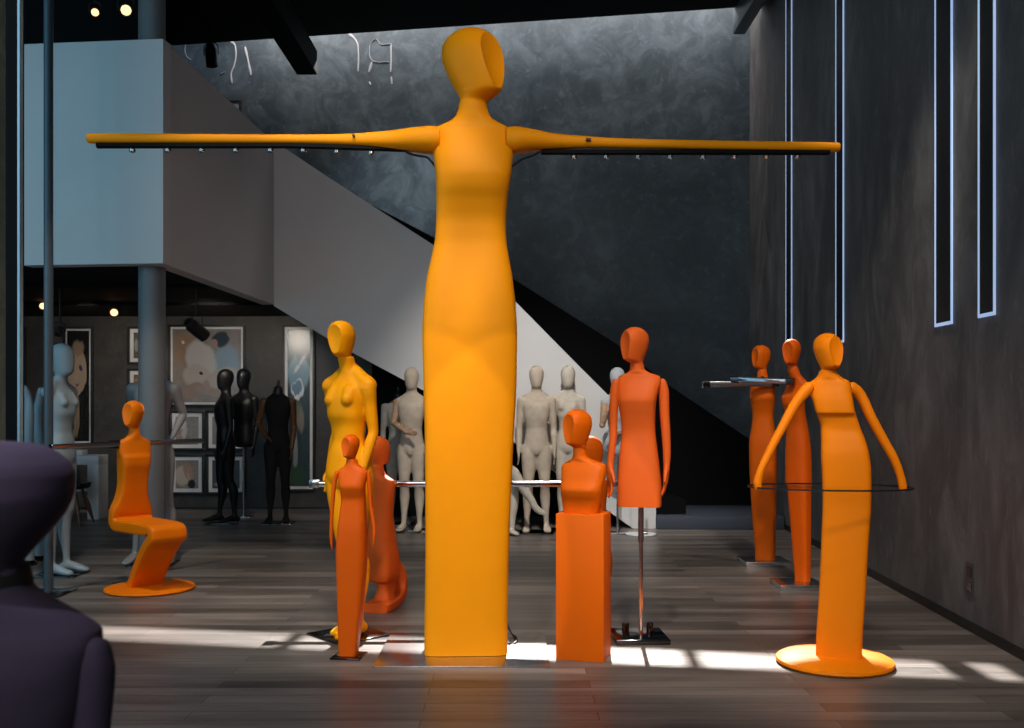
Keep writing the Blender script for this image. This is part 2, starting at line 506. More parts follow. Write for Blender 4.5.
def human(name, label, cat, pos, H, yaw, mat, sex='m', arms=None, head='egg', legs=True, arm_mat=None, arms_on=(1, 1),
          group=None, voxel=.010, face_turn=None, stand='plate', spread=.0, neck_tilt=0, thick=1.0, stance=None):
    """pos = spot on the floor; joints are given in fractions of the height, facing -Y before the turn by yaw"""
    root = thing(name, label, cat, pos, group)
    T = Matrix.Translation(Vector(pos)) @ Matrix.Rotation(R(yaw), 4, 'Z')
    def W(p): return T @ Vector((p[0] * H, p[1] * H, p[2] * H))
    tw = (.82 if sex == 'm' else .84) * thick
    def D(p): return T.to_3x3() @ Vector(p)
    ax = D((1, 0, 0)); ay = D((0, 1, 0))
    bm = bmesh.new()
    prof = MALE if sex == 'm' else FEMALE
    ks = []
    for z, rx, ry in prof:
        if head in ('none', 'cap') and z > .86: continue
        cy = {True: .0}.get(False, 0) + (.006 if z < .56 else 0) - (.006 if .66 < z < .77 else 0) + (.006 if z > .80 else 0)
        ks.append(ring(W((0, cy - (neck_tilt * (z - .82) if z > .82 else 0), z)), ax, ay, rx * H * (tw + (1 - tw) * max(0, min(1, (z - .8) / .05))), ry * H * .92, 2.3, 36))
    loft(bm, ks, 4)
    if sex == 'f':
        for s in (-1, 1):
            limb(bm, [W((s * .030, -.022, .768)), W((s * .035, -.044, .746))], [(.031 * H, .032 * H), (.021 * H, .023 * H)], N=18, sub=3)
    else:
        for s in (-1, 1):
            limb(bm, [W((s * .022, -.030, .75)), W((s * .056, -.026, .755))], [(.028 * H, .028 * H), (.024 * H, .024 * H)], N=18, sub=3)
        if legs: limb(bm, [W((0, -.038, .5)), W((0, -.038, .478))], [.021 * H, .017 * H], N=14, sub=2)
    if legs:
        for s in (-1, 1):
            kf = .9 if sex == 'm' else .84
            st = (stance or {}).get(s, (0, 0))
            fx = s * (.05 + spread) + st[0]; fy = st[1]
            hip = (s * .041, .004, .50)
            mid = lambda t: (hip[0] + (fx - hip[0]) * t, hip[1] + (fy - hip[1]) * t)
            pts = []; rr = []
            for z, r, dy in ((.50, .055, 0), (.46, .056, 0), (.40, .049, -.004), (.33, .039, -.008), (.28, .033, -.008), (.255, .031, 0),
                             (.215, .035, .012), (.17, .031, .012), (.11, .022, .006), (.06, .0175, .004), (.035, .0185, .004)):
                t = (.50 - z) / .47
                x, y = mid(t); pts.append(W((x, y + dy, z))); rr.append(r * H * kf)
            limb(bm, pts, rr, N=20, sub=3, side=ax)
            limb(bm, [W((fx, fy + .022, .022)), W((fx, fy - .015, .027)), W((fx + s * .004, fy - .06, .017)), W((fx + s * .006, fy - .095, .011))],
                 [(.017 * H, .018 * H), (.019 * H, .022 * H), (.025 * H, .015 * H), (.02 * H, .0095 * H)], N=18, sub=3, side=ax)
    q = 1 if sex == 'm' else .92
    arm_default = {s: [(s * .091 * q, 0, .793), (s * .104 * q, .012, .625), (s * .108 * q, -.022, .482), (s * .01, -.12, -1)] for s in (-1, 1)}
    arms = arms or {}
    arm_bms = {}
    for s in (-1, 1):
        if not arms_on[(s + 1) // 2]: continue
        a = arms.get(s, arm_default[s])
        sh, el, wr, hd = a[:4]
        th = a[4] if len(a) > 4 else (0, -1, 0)
        b = bm if arm_mat is None else bmesh.new()
        k = .86 if sex == 'm' else .74
        shv, elv, wrv = W(sh), W(el), W(wr)
        limb(b, [shv, shv.lerp(elv, .35), shv.lerp(elv, .75), elv, elv.lerp(wrv, .25), elv.lerp(wrv, .65), wrv],
             [.034 * H * k, .029 * H * k, .025 * H * k, .0225 * H * k, .0235 * H * k, .019 * H * k, .0145 * H * k], N=18, sub=3)
        if arm_mat is not None:
            for q, r in ((shv, .028), (elv, .026), (wrv, .019)):
                bmesh.ops.create_uvsphere(b, u_segments=14, v_segments=10, radius=r * H * k, matrix=Matrix.Translation(q))
        if arm_mat is None:
            limb(b, [W((s * .045, 0, .785)), shv], [.034 * H * k, .034 * H * k], N=18, sub=2)
        hand(b, wrv, D(hd), D(th), H / 1.8 * (.9 if sex == 'm' else .82))
        if arm_mat is not None: arm_bms[s] = b
    if head == 'egg':
        c = W((0, .004 - neck_tilt * .05, .872)); hh = .135 * H
        hk = []
        u = D((0, -1, 0))
        for t, cu, ru, rv, n in HEAD:
            hk.append(ring(np.array(c + u * (cu * .55 * hh) + Vector((0, 0, t * hh))), ax, ay, rv * hh * .93, ru * hh * .86, 2, 36))
        loft(bm, hk, 3)
    if head != 'cap':
        for s in (-1, 1):                              # slope from neck to shoulder
            limb(bm, [W((s * .012, .008, .842)), W((s * .05, .006, .813)), W((s * .082, .003, .792))], [.022 * H, .024 * H, .026 * H], N=16, sub=3)
    body = remeshed(bm, voxel, 6)
    if head == 'face':
        c = W((-.002, -.016, .889)); hh = .1085 * H
        hb = bmesh.new()
        f = R(face_turn)
        hk = [ring(np.array(W((0, .001, .842))), ax, ay, .21 * hh, .21 * hh, 2, 72)] + head_keys(c, hh, f, R(yaw), 72, .97, -.22, .93)
        loft(hb, hk, 6)
        bmesh.ops.recalc_face_normals(hb, faces=hb.faces)
        cut_face(hb, c, hh, f, .05, -.22, ds=.93)
        me = bpy.data.meshes.new('tmp'); hb.to_mesh(me); hb.free(); body.from_mesh(me); bpy.data.meshes.remove(me)
    obj('body', body, mat, root, 50)
    for s, b in arm_bms.items():
        obj('jointed_arm', remeshed(b, .007, 2), arm_mat, root, 50)
    if head == 'cap':
        b = bmesh.new()
        limb(b, [W((0, .006, .838)), W((0, .006, .868))], [.034 * H, .03 * H], N=20, sub=2)
        cyl(b, W((0, .006, .87)), W((0, .012, .93)), .009 * H)
        obj('neck_cap', b, M['black'], root)
    if stand == 'plate':
        b = boxbm(pos[0] - .19, pos[0] + .19, pos[1] - .18, pos[1] + .16, 0.0, .012, .003)
        obj('base_plate', b, M['darksteel'], root)
    if stand == 'rod' or stand == 'calfrod':
        b = bmesh.new()
        q = W((.03, .06, 0)) if stand == 'calfrod' else W((0, .0, 0))
        top = .47 * H if stand == 'rod' else .45
        cyl(b, (q.x, q.y, .01), (q.x, q.y, top), .013)
        obj('stand_rod', b, M['steel'], root)
        obj('base_plate', boxbm(q.x - .12, q.x + .12, q.y - .14, q.y + .1, 0, .012, .003), M['steel'], root)
    return root

# ================================================================== the room
ZC = 6.55                                             # black ceiling
def wall_y(x): return 14.16 - .177 * x                # tall stucco wall at the back, turned ten degrees
def wallp(px, py, off=0.):
    k = (px - 512) / F; Y = (14.16 - off) / (1 + .177 * k)
    return P(px, py, Y)
def rw_x(y): return 3.01 + .043 * (y - 8.48)          # right wall

struct('floor', boxbm(-9, 6, -4, 16, -.1, 0), M['floor'])
# the ceiling stops short of the back wall: a skylight slot runs along it
e0, e1 = (6, wall_y(6) - .75), (-9, wall_y(-9) - .75)
b = prism(bmesh.new(), [(-9, -4, ZC), (6, -4, ZC), (e0[0], e0[1], ZC), (e1[0], e1[1], ZC)], (0, 0, .1))
struct('ceiling', b, M['ceiling'])
n = Vector((.177, 1, 0)).normalized()
b = prism(bmesh.new(), [(3.7, wall_y(3.7), 0), (-9, wall_y(-9), 0), (-9, wall_y(-9), ZC + .35), (3.7, wall_y(3.7), ZC + .35)], n * .3)
struct('wall_back', b, M['wall'])
b = prism(bmesh.new(), [(rw_x(-4), -4, 0), (rw_x(13.9), 13.9, 0), (rw_x(13.9), 13.9, ZC), (rw_x(-4), -4, ZC)], (.3, 0, 0))
struct('wall_right', b, M['wallr'])
struct('wall_front', boxbm(-9, 6, -4.3, -4, 0, ZC), M['ceiling'])
struct('wall_left', boxbm(-9.3, -9, -4, 16, 0, ZC), M['ceiling'])
b = prism(bmesh.new(), [(rw_x(-4) - .015, -4, 0), (rw_x(13.4) - .015, 13.4, 0), (rw_x(13.4) - .015, 13.4, .06), (rw_x(-4) - .015, -4, .06)], (.014, 0, 0))
struct('baseboard_right', b, M['black'])
# posts of the skylight standing on top of the back wall
for i, x in enumerate((1.59, -.78, -3.15)):
    yb = wall_y(x)
    struct('trim_%d' % (i + 1), boxbm(x - .045, x + .045, yb + .02, yb + .12, ZC + .352, ZC + .95), M['black'])

# gallery under the balcony
struct('wall_gallery', boxbm(-8.9, -1.75, 13.7, 13.8, 0, 3.1), M['gallery'])
b = boxbm(-8.9, -1.75, 13.68, 13.695, 0, .03)
struct('baseboard_gallery', b, M['black'])
# balcony: floor slab, front parapet, side parapet
zt, zb = 4.517, 2.627
A0, A1 = P(22, 100, 8.55), P(163, 100, 8.42); A2 = P(274, 100, 11.55)
def at(p, z): return Vector((p.x, p.y, z))
lft = A1 + (A0 - A1) * 3.2
dn = Vector((.02, .15, 0))
b = prism(bmesh.new(), [at(A0, zb), at(A1, zb), at(A1, zt), at(A0, zt)], dn)
struct('wall_balcony_front', b, M['white'])
b = prism(bmesh.new(), [at(A1, zb) + Vector((-.002, .006, 0)), at(A2, zb - .04), at(A2, zt - .06), at(A1, zt) + Vector((-.002, .006, 0))], Vector((-.14, .01, 0)))
struct('wall_balcony_side', b, M['white'])
b = prism(bmesh.new(), [at(lft, zb + .01) + Vector((0, .16, 0)), at(A1, zb + .01) + Vector((-.03, .1, 0)), at(A2, zb + .01) + Vector((-.03, .0, 0)),
                        Vector((-2.4, 13.69, zb + .01)), Vector((-8.9, 13.69, zb + .01))], (0, 0, .2))
struct('ceiling_gallery', b, M['ceiling'])
struct('wall_upper', boxbm(-8.9, -3.4, 9.6, 9.7, zb + .21, ZC), M['ceiling'])

# stair: white parapet towards the room, black one along the wall, flight and landing between
YS = 11.55
pts = [(274, 141), (331, 179), (435, 246), (505, 291), (577, 364), (656, 443), (656, 528.5), (633, 528.5), (601, 506), (512, 441), (430, 394), (340, 346), (274, 306)]
b = prism(bmesh.new(), [P(x, y, YS) for x, y in pts], (0, .12, 0))
struct('wall_stair_front', b, M['white'])
pts = [(372, 205), (435, 238), (512, 278), (617, 344), (667, 384), (757, 444)]
Yk = 12.75
b = prism(bmesh.new(), [P(x, y, Yk) for x, y in pts] + [Vector((3.17, Yk, 0)), Vector((P(372, 0, Yk).x, Yk, 0))], (0, .1, 0))
struct('wall_stair_back', b, M['stair'])
b = bmesh.new()
for k in range(14):
    x1 = 2.03 - k * .27
    box(b, x1 - .27, x1, YS + .125, Yk - .005, max(0.0, .15 + .165 * k - .25) if k > 1 else 0, .15 + .165 * (k + 1))
stairs = struct('stair_flight', b, M['stair'])
struct('stair_landing', boxbm(1.66, rw_x(11.5) - .02, 11.45, Yk - .005, 0, .15, .01), M['tread'])

# ceiling beams
struct('beam_1', boxbm(-2.84, -2.57, 4, 13.2, 5.78, 6.1, .01), M['ceiling'])
struct('beam_2', boxbm(2.87, 3.03, 4, 13.0, 6.24, ZC - .01, .01), M['post'])

# near the left edge of the view: pier, dark window post with a bright metal edge
struct('pier_left', boxbm(-3.6, P(13, 0, 5.95).x, 5.69, 5.95, 0, ZC), M['pier'])
t = thing('window_post', 'black full-height window post with bright blue-white metal edge at far left', 'window post', P(13, 403, 5.62) * 1.0)
t.location.z = 0
x0, x1, x2 = P(5.6, 0, 5.6).x, P(17.3, 0, 5.6).x, P(19.6, 0, 5.6).x
obj('post', boxbm(x0, x1, 5.6, 5.68, 0, ZC), M['matt'], t)
obj('metal_edge', boxbm(x1, x2, 5.6, 5.64, 0, ZC), M['gloss'], t)['label'] = 'bright metal edge strip'

t = thing('steel_pole', 'slim dark blue-grey pole from ceiling to floor in front of white balcony', 'pole', (P(48.5, 0, 7.6).x, 7.6, 0))
b = bmesh.new(); cyl(b, (t.location.x, 7.6, .012), (t.location.x, 7.6, ZC), .034)
obj('pole', b, M['post'], t)
obj('base_plate', boxbm(t.location.x - .17, t.location.x + .15, 7.44, 7.76, 0, .012, .002), M['darksteel'], t)

# column holding up the balcony
t = thing('round_column', 'thick round grey column holding the balcony behind the seated orange mannequin', 'column', (P(152, 0, 8.68).x, 8.68, 0))
b = bmesh.new(); cyl(b, (t.location.x, 8.68, 0), (t.location.x, 8.68, ZC), .113, 48)
obj('shaft', b, M['column'], t)

# lit slots of the right wall: (near px, far px, bottom row)
names = ['leftmost, slim one nearest the back wall', 'second from the back wall', 'third from the back wall', 'rightmost and nearest of the four']
for i, (pa, pb, pyb) in enumerate(((786.5, 792.5, 348), (836.5, 844.5, 343), (936, 953.5, 325.5), (979.5, 996.5, 316.5))):
    def yat(px): k = (px - 512) / F; return (3.01 - .043 * 8.48) / (k - .043)
    ya, yb2 = yat(pa), yat(pb)                        # far, near
    z0 = EYE + (HOR - pyb) * yat((pa + pb) / 2) / F
    t = thing('slot_light', 'tall wall slot edged with blue-white light, ' + names[i], 'wall light', (rw_x(yb2), (ya + yb2) / 2, z0), 'lit slots of the right wall')
    def wp(y, z, d=0.): return Vector((rw_x(y) - d, y, z))
    w = .022
    b = prism(bmesh.new(), [wp(yb2 + w, z0 + w, .004), wp(ya - w, z0 + w, .004), wp(ya - w, ZC - .02, .004), wp(yb2 + w, ZC - .02, .004)], (-.005, 0, 0))
    obj('slot_panel', b, M['black'], t)
    for (u0, u1, v0, v1) in ((yb2, yb2 + w, z0, ZC - .02), (ya - w, ya, z0, ZC - .02), (yb2 + w, ya - w, z0, z0 + w)):
        b = prism(bmesh.new(), [wp(u0, v0, .004), wp(u1, v0, .004), wp(u1, v1, .004), wp(u0, v1, .004)], (-.0075, 0, 0))
        obj('light_strip', b, M['led'], t)

# socket plate low on the right wall
sy = (3.01 - .043 * 8.48) / ((972 - 512) / F - .043)
sz = EYE - (579 - HOR) * sy / F
t = thing('wall_socket', 'small dark double wall socket low on the right wall', 'socket', (rw_x(sy), sy, sz))
b = prism(bmesh.new(), [(rw_x(sy) - .003, sy - .06, sz - .1), (rw_x(sy) - .003, sy + .06, sz - .1), (rw_x(sy) - .003, sy + .06, sz + .1), (rw_x(sy) - .003, sy - .06, sz + .1)], (-.012, 0, 0))
obj('cover_plate', b, M['socket'], t)
for dz in (-.045, .045):
    b = prism(bmesh.new(), [(rw_x(sy) - .016, sy - .03, sz + dz - .03), (rw_x(sy) - .016, sy + .03, sz + dz - .03), (rw_x(sy) - .016, sy + .03, sz + dz + .03), (rw_x(sy) - .016, sy - .03, sz + dz + .03)], (-.004, 0, 0))
    obj('socket_insert', b, M['darksteel'], t)

# reflected light of window lettering, put in as pale strokes high on the back wall
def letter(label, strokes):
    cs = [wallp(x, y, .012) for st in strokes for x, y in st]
    t = thing('reflected_letter', label, 'letter', sum(cs, Vector()) / len(cs), 'painted light reflections on the back wall')
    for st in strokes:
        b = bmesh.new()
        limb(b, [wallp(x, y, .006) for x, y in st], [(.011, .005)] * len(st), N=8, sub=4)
        obj('stroke', b, M['reflected'], t)
letter('painted light reflection of a reversed letter R high on the grey back wall', [
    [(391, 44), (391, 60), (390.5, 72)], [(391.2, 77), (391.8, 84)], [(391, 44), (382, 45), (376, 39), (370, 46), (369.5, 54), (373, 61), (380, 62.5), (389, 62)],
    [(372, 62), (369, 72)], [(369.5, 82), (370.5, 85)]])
letter('painted hooked light reflection on the back wall left of the reversed R', [[(348, 33), (355, 39), (358, 46), (358.5, 60), (358, 71)]])
letter('painted bracket-shaped light reflection on the back wall left of the hanging spotlight', [[(191, 42), (186, 44), (185, 50), (187, 57), (191, 60)]])
letter('painted curved light reflection on the back wall right of the hanging spotlight', [[(230, 41), (235, 45), (236, 55), (234, 66), (231, 74), (232, 83)], [(221, 74), (225, 72)]])
letter('painted short slanting light reflection on the back wall beside the ceiling beam', [[(245, 47), (248, 60), (251, 75)]])

# small framed picture above the balcony stair
def picture(name, label, corners, Y, photo, fw=.035, mw=.05, plane='flat', group=None):
    x0, y0, x1, y1 = corners
    a = P(x0, y1, Y); c = P(x1, y0, Y)
    t = thing(name, label, 'picture', ((a.x + c.x) / 2, Y, a.z), group)
    b = bmesh.new()
    for (u0, u1, v0, v1) in ((a.x - fw, c.x + fw, c.z, c.z + fw), (a.x - fw, c.x + fw, a.z - fw, a.z), (a.x - fw, a.x, a.z, c.z), (c.x, c.x + fw, a.z, c.z)):
        box(b, u0, u1, Y - .035, Y, v0, v1, .003)
    obj('frame', b, M['black'], t)
    obj('mount', boxbm(a.x, c.x, Y - .014, Y - .004, a.z, c.z), M['mat'], t)
    obj('photograph', boxbm(a.x + mw, c.x - mw, Y - .02, Y - .0145, a.z + mw, c.z - mw), photo, t)
    return t

YG = 13.69
skinc, pale, darkc = (.30, .20, .15), (.46, .42, .38), (.02, .016, .014)
picture('framed_photograph', 'tall framed photograph of a carved stone face beside the pale blue female mannequin', (66, 329, 91.5, 443), YG,
        photo_mat('photo_carved_face', (.014, .013, .013), [
            (.46, .63, .46, .22, 0, (.36, .27, .2), .12), (.5, .84, .32, .09, 0, (.26, .18, .12), .4), (.42, .27, .17, .26, 12, (.24, .17, .12), .25),
            (.25, .65, .10, .018, 0, (.08, .06, .05), .5), (.62, .66, .12, .03, 0, (.05, .05, .09), .5), (.46, .52, .10, .014, 0, (.12, .08, .06), .5),
            (.44, .59, .05, .05, 0, (.4, .31, .23), .6), (.3, .06, .2, .06, 20, (.2, .15, .11), .4)]), .03, .025)
picture('framed_photograph', 'small framed print half hidden by the column, upper of the two', (130.5, 329, 152, 362), YG,
        photo_mat('photo_upper_slice', (.12, .10, .08), [(.2, .5, .2, .3, 0, (.3, .28, .24), .4)]))
picture('framed_photograph', 'small framed print half hidden by the column, lower of the two', (130.5, 371, 152, 404), YG,
        photo_mat('photo_lower_slice', (.22, .13, .07), [(.2, .6, .3, .3, 0, (.34, .2, .1), .4)]))
picture('framed_photograph', 'large framed photograph of a dark-haired person bent over a white cloth figure', (171, 327, 243.5, 404.5), YG,
        photo_mat('photo_sculptor', (.24, .19, .16), [
            (.2, .72, .34, .34, 0, (.30, .18, .10), .6), (.78, .52, .26, .34, 0, (.24, .30, .36), .4), (.42, .55, .24, .34, 25, (.50, .44, .40), .25),
            (.36, .35, .24, .2, 0, (.46, .38, .31), .3), (.68, .30, .34, .16, 28, (.44, .35, .29), .3), (.70, .86, .15, .12, 0, darkc, .3),
            (.60, .80, .07, .08, 0, (.33, .2, .14), .4), (.42, .40, .03, .03, 0, darkc, .3), (.3, .16, .2, .12, 20, (.30, .19, .14), .4),
            (.55, .15, .28, .08, -10, (.33, .23, .18), .4), (.5, .22, .07, .1, 0, (.36, .24, .18), .4), (.15, .82, .035, .035, 0, (.8, .6, .4), .7)]), .03, .03)
grp = 'small framed prints in the gallery'
picture('framed_photograph', 'framed photograph of a bent plaster arm, upper left of the block of four prints', (172.5, 413, 202.5, 448), YG,
        photo_mat('photo_plaster_arm', (.24, .21, .20), [(.3, .75, .2, .3, 20, pale, .4), (.35, .35, .14, .35, -25, (.42, .38, .35), .4), (.15, .2, .2, .2, 0, (.33, .22, .17), .4)]), group=grp)
picture('framed_photograph', 'framed print partly behind black mannequins, upper right of the block of four', (209, 413, 243.5, 448), YG,
        photo_mat('photo_grey_drape', (.23, .20, .19), [(.4, .5, .3, .4, 10, (.34, .3, .28), .5)]), group=grp)
picture('framed_photograph', 'framed photograph of a hand holding a pale shape, lower left of the four prints', (172.5, 456.5, 202.5, 492), YG,
        photo_mat('photo_hand', (.22, .19, .18), [(.3, .45, .4, .4, 20, (.42, .36, .3), .3), (.55, .7, .3, .2, -35, skinc, .3), (.6, .52, .06, .3, 25, (.36, .23, .18), .4),
                                                  (.72, .5, .06, .28, 20, (.33, .21, .16), .4), (.45, .5, .06, .3, 30, (.35, .22, .17), .4), (.7, .15, .2, .2, 0, darkc, .4)]), group=grp)
picture('framed_photograph', 'framed photograph of a small white statuette, lower right of the block of four', (209, 456.5, 243.5, 492), YG,
        photo_mat('photo_statuette', (.06, .06, .06), [(.35, .55, .06, .3, 0, pale, .4), (.35, .85, .05, .07, 0, pale, .3), (.4, .15, .4, .1, 0, (.2, .2, .2), .4)]), group=grp)
picture('framed_photograph', 'tall framed picture with painted-in blue glare behind the headless black mannequin', (285, 327, 313, 489), YG,
        photo_mat('photo_tall_glare', (.03, .045, .05), [  # blue glare and the pale reflected ring are coloured into the print
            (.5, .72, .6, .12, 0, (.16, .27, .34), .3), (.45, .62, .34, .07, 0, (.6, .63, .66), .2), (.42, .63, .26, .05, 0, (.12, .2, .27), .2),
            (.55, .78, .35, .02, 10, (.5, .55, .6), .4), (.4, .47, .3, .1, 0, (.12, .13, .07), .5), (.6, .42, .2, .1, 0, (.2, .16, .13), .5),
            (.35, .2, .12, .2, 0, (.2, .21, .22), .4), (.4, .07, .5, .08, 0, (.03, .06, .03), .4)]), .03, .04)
picture('framed_photograph', 'slim edge of a framed picture at far left beside the window post', (-30, 329, 24.5, 443), YG,
        photo_mat('photo_edge', (.04, .035, .03), [(.5, .5, .3, .3, 0, (.1, .08, .06), .5)]), .03, .04)
# the little one upstairs stands on the stucco wall
yw = wallp(230, 110).y
t = picture('framed_photograph', 'tiny black-framed white picture peeking over the stair parapet high up', (222, 103, 240.5, 122), yw - .02,
            photo_mat('photo_white', (.5, .52, .54), [(.5, .5, .2, .2, 0, (.42, .44, .46), .6)]), .03, .02)
t.rotation_euler.z = math.atan(-.177)

# ------------------------------------------------------------------ spotlights
def spotlight(name, label, pos, aim, ceiling_z, L=.2, r=.055, glow='lamp', group=None, drop=True):
    pos = Vector(pos); d = (Vector(aim) - pos).normalized()
    t = thing(name, label, 'spotlight', pos, group)
    b = bmesh.new()
    p, fr = frames([pos - d * L * .5, pos + d * L * .5])
    f = fr[0]; ks = []
    for off, rr in ((-.5, .35), (-.48, .7), (-.3, .8), (-.28, 1), (.45, 1), (.5, 1.02), (.5, .9), (.42, .85)):
        ks.append(ring(np.array(pos + d * (off * L)), f[0], f[1], r * rr, r * rr, 2, 24))
    skin(b, np.array(ks))
    obj('lamp_can', b, M['black'], t)
    b = bmesh.new()
    e = pos + d * L * .44
    skin(b, np.array([ring(np.array(e), f[0], f[1], r * .82, r * .82, 2, 20), ring(np.array(e + d * .012), f[0], f[1], r * .6, r * .6, 2, 20)]))
    obj('lens', b, M[glow], t)
    b = bmesh.new()
    s = Vector(f[0]) * (r * 1.25)
    top = pos + Vector((0, 0, r * 2.2))
    tube(b, [pos + s, pos + s + Vector((0, 0, r * 1.4)), top + s * .3, top - s * .3, pos - s + Vector((0, 0, r * 1.4)), pos - s], .008, 8, 3)
    if drop: cyl(b, top, (top.x, top.y, ceiling_z), .012)
    obj('bracket', b, M['black'], t)
    return t

def track(label, a, b_, z):
    b = bmesh.new()
    d = Vector((b_[0] - a[0], b_[1] - a[1], 0)); nrm = Vector((-d.y, d.x, 0)).normalized() * .018
    A = Vector((*a, z)); B = Vector((*b_, z))
    prism(b, [A - nrm, B - nrm, B + nrm, A + nrm], (0, 0, .035))
    tag(obj('lighting_track', b, M['matt']), label, 'track', 'lighting tracks under the balcony')
zu = zb + .01
track('black lighting track under the balcony, nearer the room', (-5.2, 10.0), (-3.05, 10.0), zu - .035)
track('black lighting track under the balcony, nearer the pictures', (-6.0, 11.8), (-2.8, 11.8), zu - .035)
def gal(px, py, Y): return P(px, py, Y)
spotlight('track_spotlight', 'glowing warm spotlight under the balcony beside the slim pole', gal(42.5, 305.5, 11.8), gal(70, 345, 8.5), zu - .05, .16, .045, 'lamp', 'gallery spotlights')
spotlight('track_spotlight', 'glowing warm spotlight under the balcony above the stone face picture', gal(114, 312, 11.8), gal(120, 345, 8.5), zu - .05, .18, .05, 'lamp', 'gallery spotlights')
spotlight('track_spotlight', 'black spotlight under the balcony aimed at the large framed photograph', gal(196, 329, 10.0), gal(216, 345, 10.2), zu - .05, .26, .065, 'lampsmall', 'gallery spotlights')
spotlight('track_spotlight', 'small dark spotlight beside the head of the pale blue mannequin', gal(60, 331, 10.0), gal(40, 390, 11.5), zu - .05, .13, .04, 'lampsmall', 'gallery spotlights')
spotlight('track_spotlight', 'left glowing spotlight high above the balcony', P(95, 12, 9.2), P(97, 30, 7.0), ZC, .14, .04, 'lamp', 'spotlights above the balcony')
spotlight('track_spotlight', 'brighter right glowing spotlight high above the balcony', P(126, 10, 9.2), P(127, 20, 7.0), ZC, .16, .055, 'lamp', 'spotlights above the balcony')
spotlight('stage_spotlight', 'black stage spotlight hanging in front of the grey back wall', P(211, 55, 13.3), P(213, 80, 13.28), ZC, .3, .075, 'darksteel')

# desk and chair in the gallery
t = thing('white_desk', 'white slab-sided desk below the stone face picture', 'desk', (P(75, 0, 12.6).x, 12.6, 0))
xr = P(98.5, 0, 12.45).x
obj('desk_top', boxbm(xr - 1.3, xr, 12.45, 12.75, .68, .795, .006), M['whitelac'], t)
obj('side_panel', boxbm(xr - .14, xr, 12.45, 12.75, 0, .68, .004), M['whitelac'], t)
obj('side_panel', boxbm(xr - 1.3, xr - 1.16, 12.45, 12.75, 0, .68, .004), M['whitelac'], t)
obj('cross_rail', boxbm(xr - 1.16, xr - .14, 12.66, 12.7, .33, .38, .004), M['whitelac'], t)
b = boxbm(P(68, 0, 12.5).x, P(82, 0, 12.5).x, 12.5, 12.68, .797, .86, .012)
tag(obj('white_box', b, M['whitelac']), 'low white box lying on the white desk', 'box')
t = thing('shell_chair', 'dark shell chair with thin brown legs pushed up to the white desk', 'chair', (P(70, 0, 11.9).x, 11.9, 0))
cx = t.location.x
b = bmesh.new()
loft(b, [ring((cx, 11.9 + dy, z), (1, 0, 0), (0, math.cos(a), math.sin(a)), w, d, 2.6, 32) for dy, z, w, d, a in
         ((.0, .425, .08, .08, 0), (.0, .43, .18, .17, 0), (0, .455, .215, .21, 0), (0, .5, .225, .22, 0))], 3)
limb(b, [(cx, 11.7, .47), (cx, 11.67, .6), (cx, 11.64, .78)], [(.21, .02), (.22, .02), (.16, .018)], N=24, sub=4, side=(1, 0, 0))
obj('seat_shell', b, M['black'], t)
for sx, sy2 in ((-1, -1), (1, -1), (-1, 1), (1, 1)):
    b = bmesh.new(); limb(b, [(cx + sx * .1, 11.9 + sy2 * .1, .43), (cx + sx * .2, 11.9 + sy2 * .2, .008)], [.014, .009], N=10, sub=2)
    obj('leg', b, M['brownwood'], t)

# ================================================================== the giant with outstretched arms
Y0 = 5.85
t = thing('giant_mannequin', 'giant yellow-orange faceless mannequin with outstretched pole arms carrying small lamps', 'mannequin', (P(466, 0, Y0).x, Y0, 0))
secs = [(649.0, 425, 507, .62, 7, .02), (640, 425, 507, .62, 7, .02), (546, 426, 508.5, .62, 7, .02), (440, 425.5, 513, .62, 6.5, .02), (380, 424, 516, .62, 6, .02),
        (335, 423, 516.5, .62, 5.5, .02), (310, 424, 515.5, .61, 5, .015), (280, 427, 512.5, .6, 4.4, .0), (258, 431.5, 509, .6, 4, -.012), (240, 435, 506.5, .6, 3.8, -.02),
        (225, 436, 506, .6, 3.6, -.02), (205, 436.5, 507, .62, 3.4, .0), (188, 436.5, 509, .66, 3.2, .025), (178, 436, 510.5, .66, 3.1, .03), (165, 434.5, 512, .62, 3, .02),
        (150, 433, 513.5, .54, 2.8, .0), (138, 432.2, 514.2, .46, 2.7, -.015), (130, 433, 513.5, .38, 2.6, -.016), (127, 437.5, 509, .41, 2.4, -.014),
        (124, 444, 502.5, .48, 2.2, -.012), (121, 450, 496.5, .6, 2.1, -.01), (117.5, 454.3, 491.5, .76, 2, -.008), (113, 457, 488.8, .88, 2, -.005), (108, 458.6, 487.5, .98, 2, -.002), (104.5, 459, 487, 1, 2, 0)]
bm = figure_bm(secs, Y0, 2.5, (473, 96.5, 28, 49, .06), N=96, wide=1.0, depth=.06)
obj('body', bm, M['yellow'], t, 30)
def gpt(px, py):                                       # along the turned line of the arms
    k = math.tan(R(2.5)); c = P(473, 0, Y0).x
    q = (px - 512) / F; Y = (Y0 - k * c) / (1 - k * q)
    return P(px, py, Y)
def arm_rings(rows):
    ks = []
    for px, y0, y1, dr in rows:
        p0, p1 = gpt(px, y0), gpt(px, y1)
        c = (p0 + p1) / 2; r = (p0.z - p1.z) / 2
        ks.append(ring(np.array(c) + np.array((0, -.015 if dr > 1.2 else 0, 0)), (-math.sin(R(2.5)), math.cos(R(2.5)), 0), (0, 0, 1), r * dr, r, 2.2, 40))
    return ks
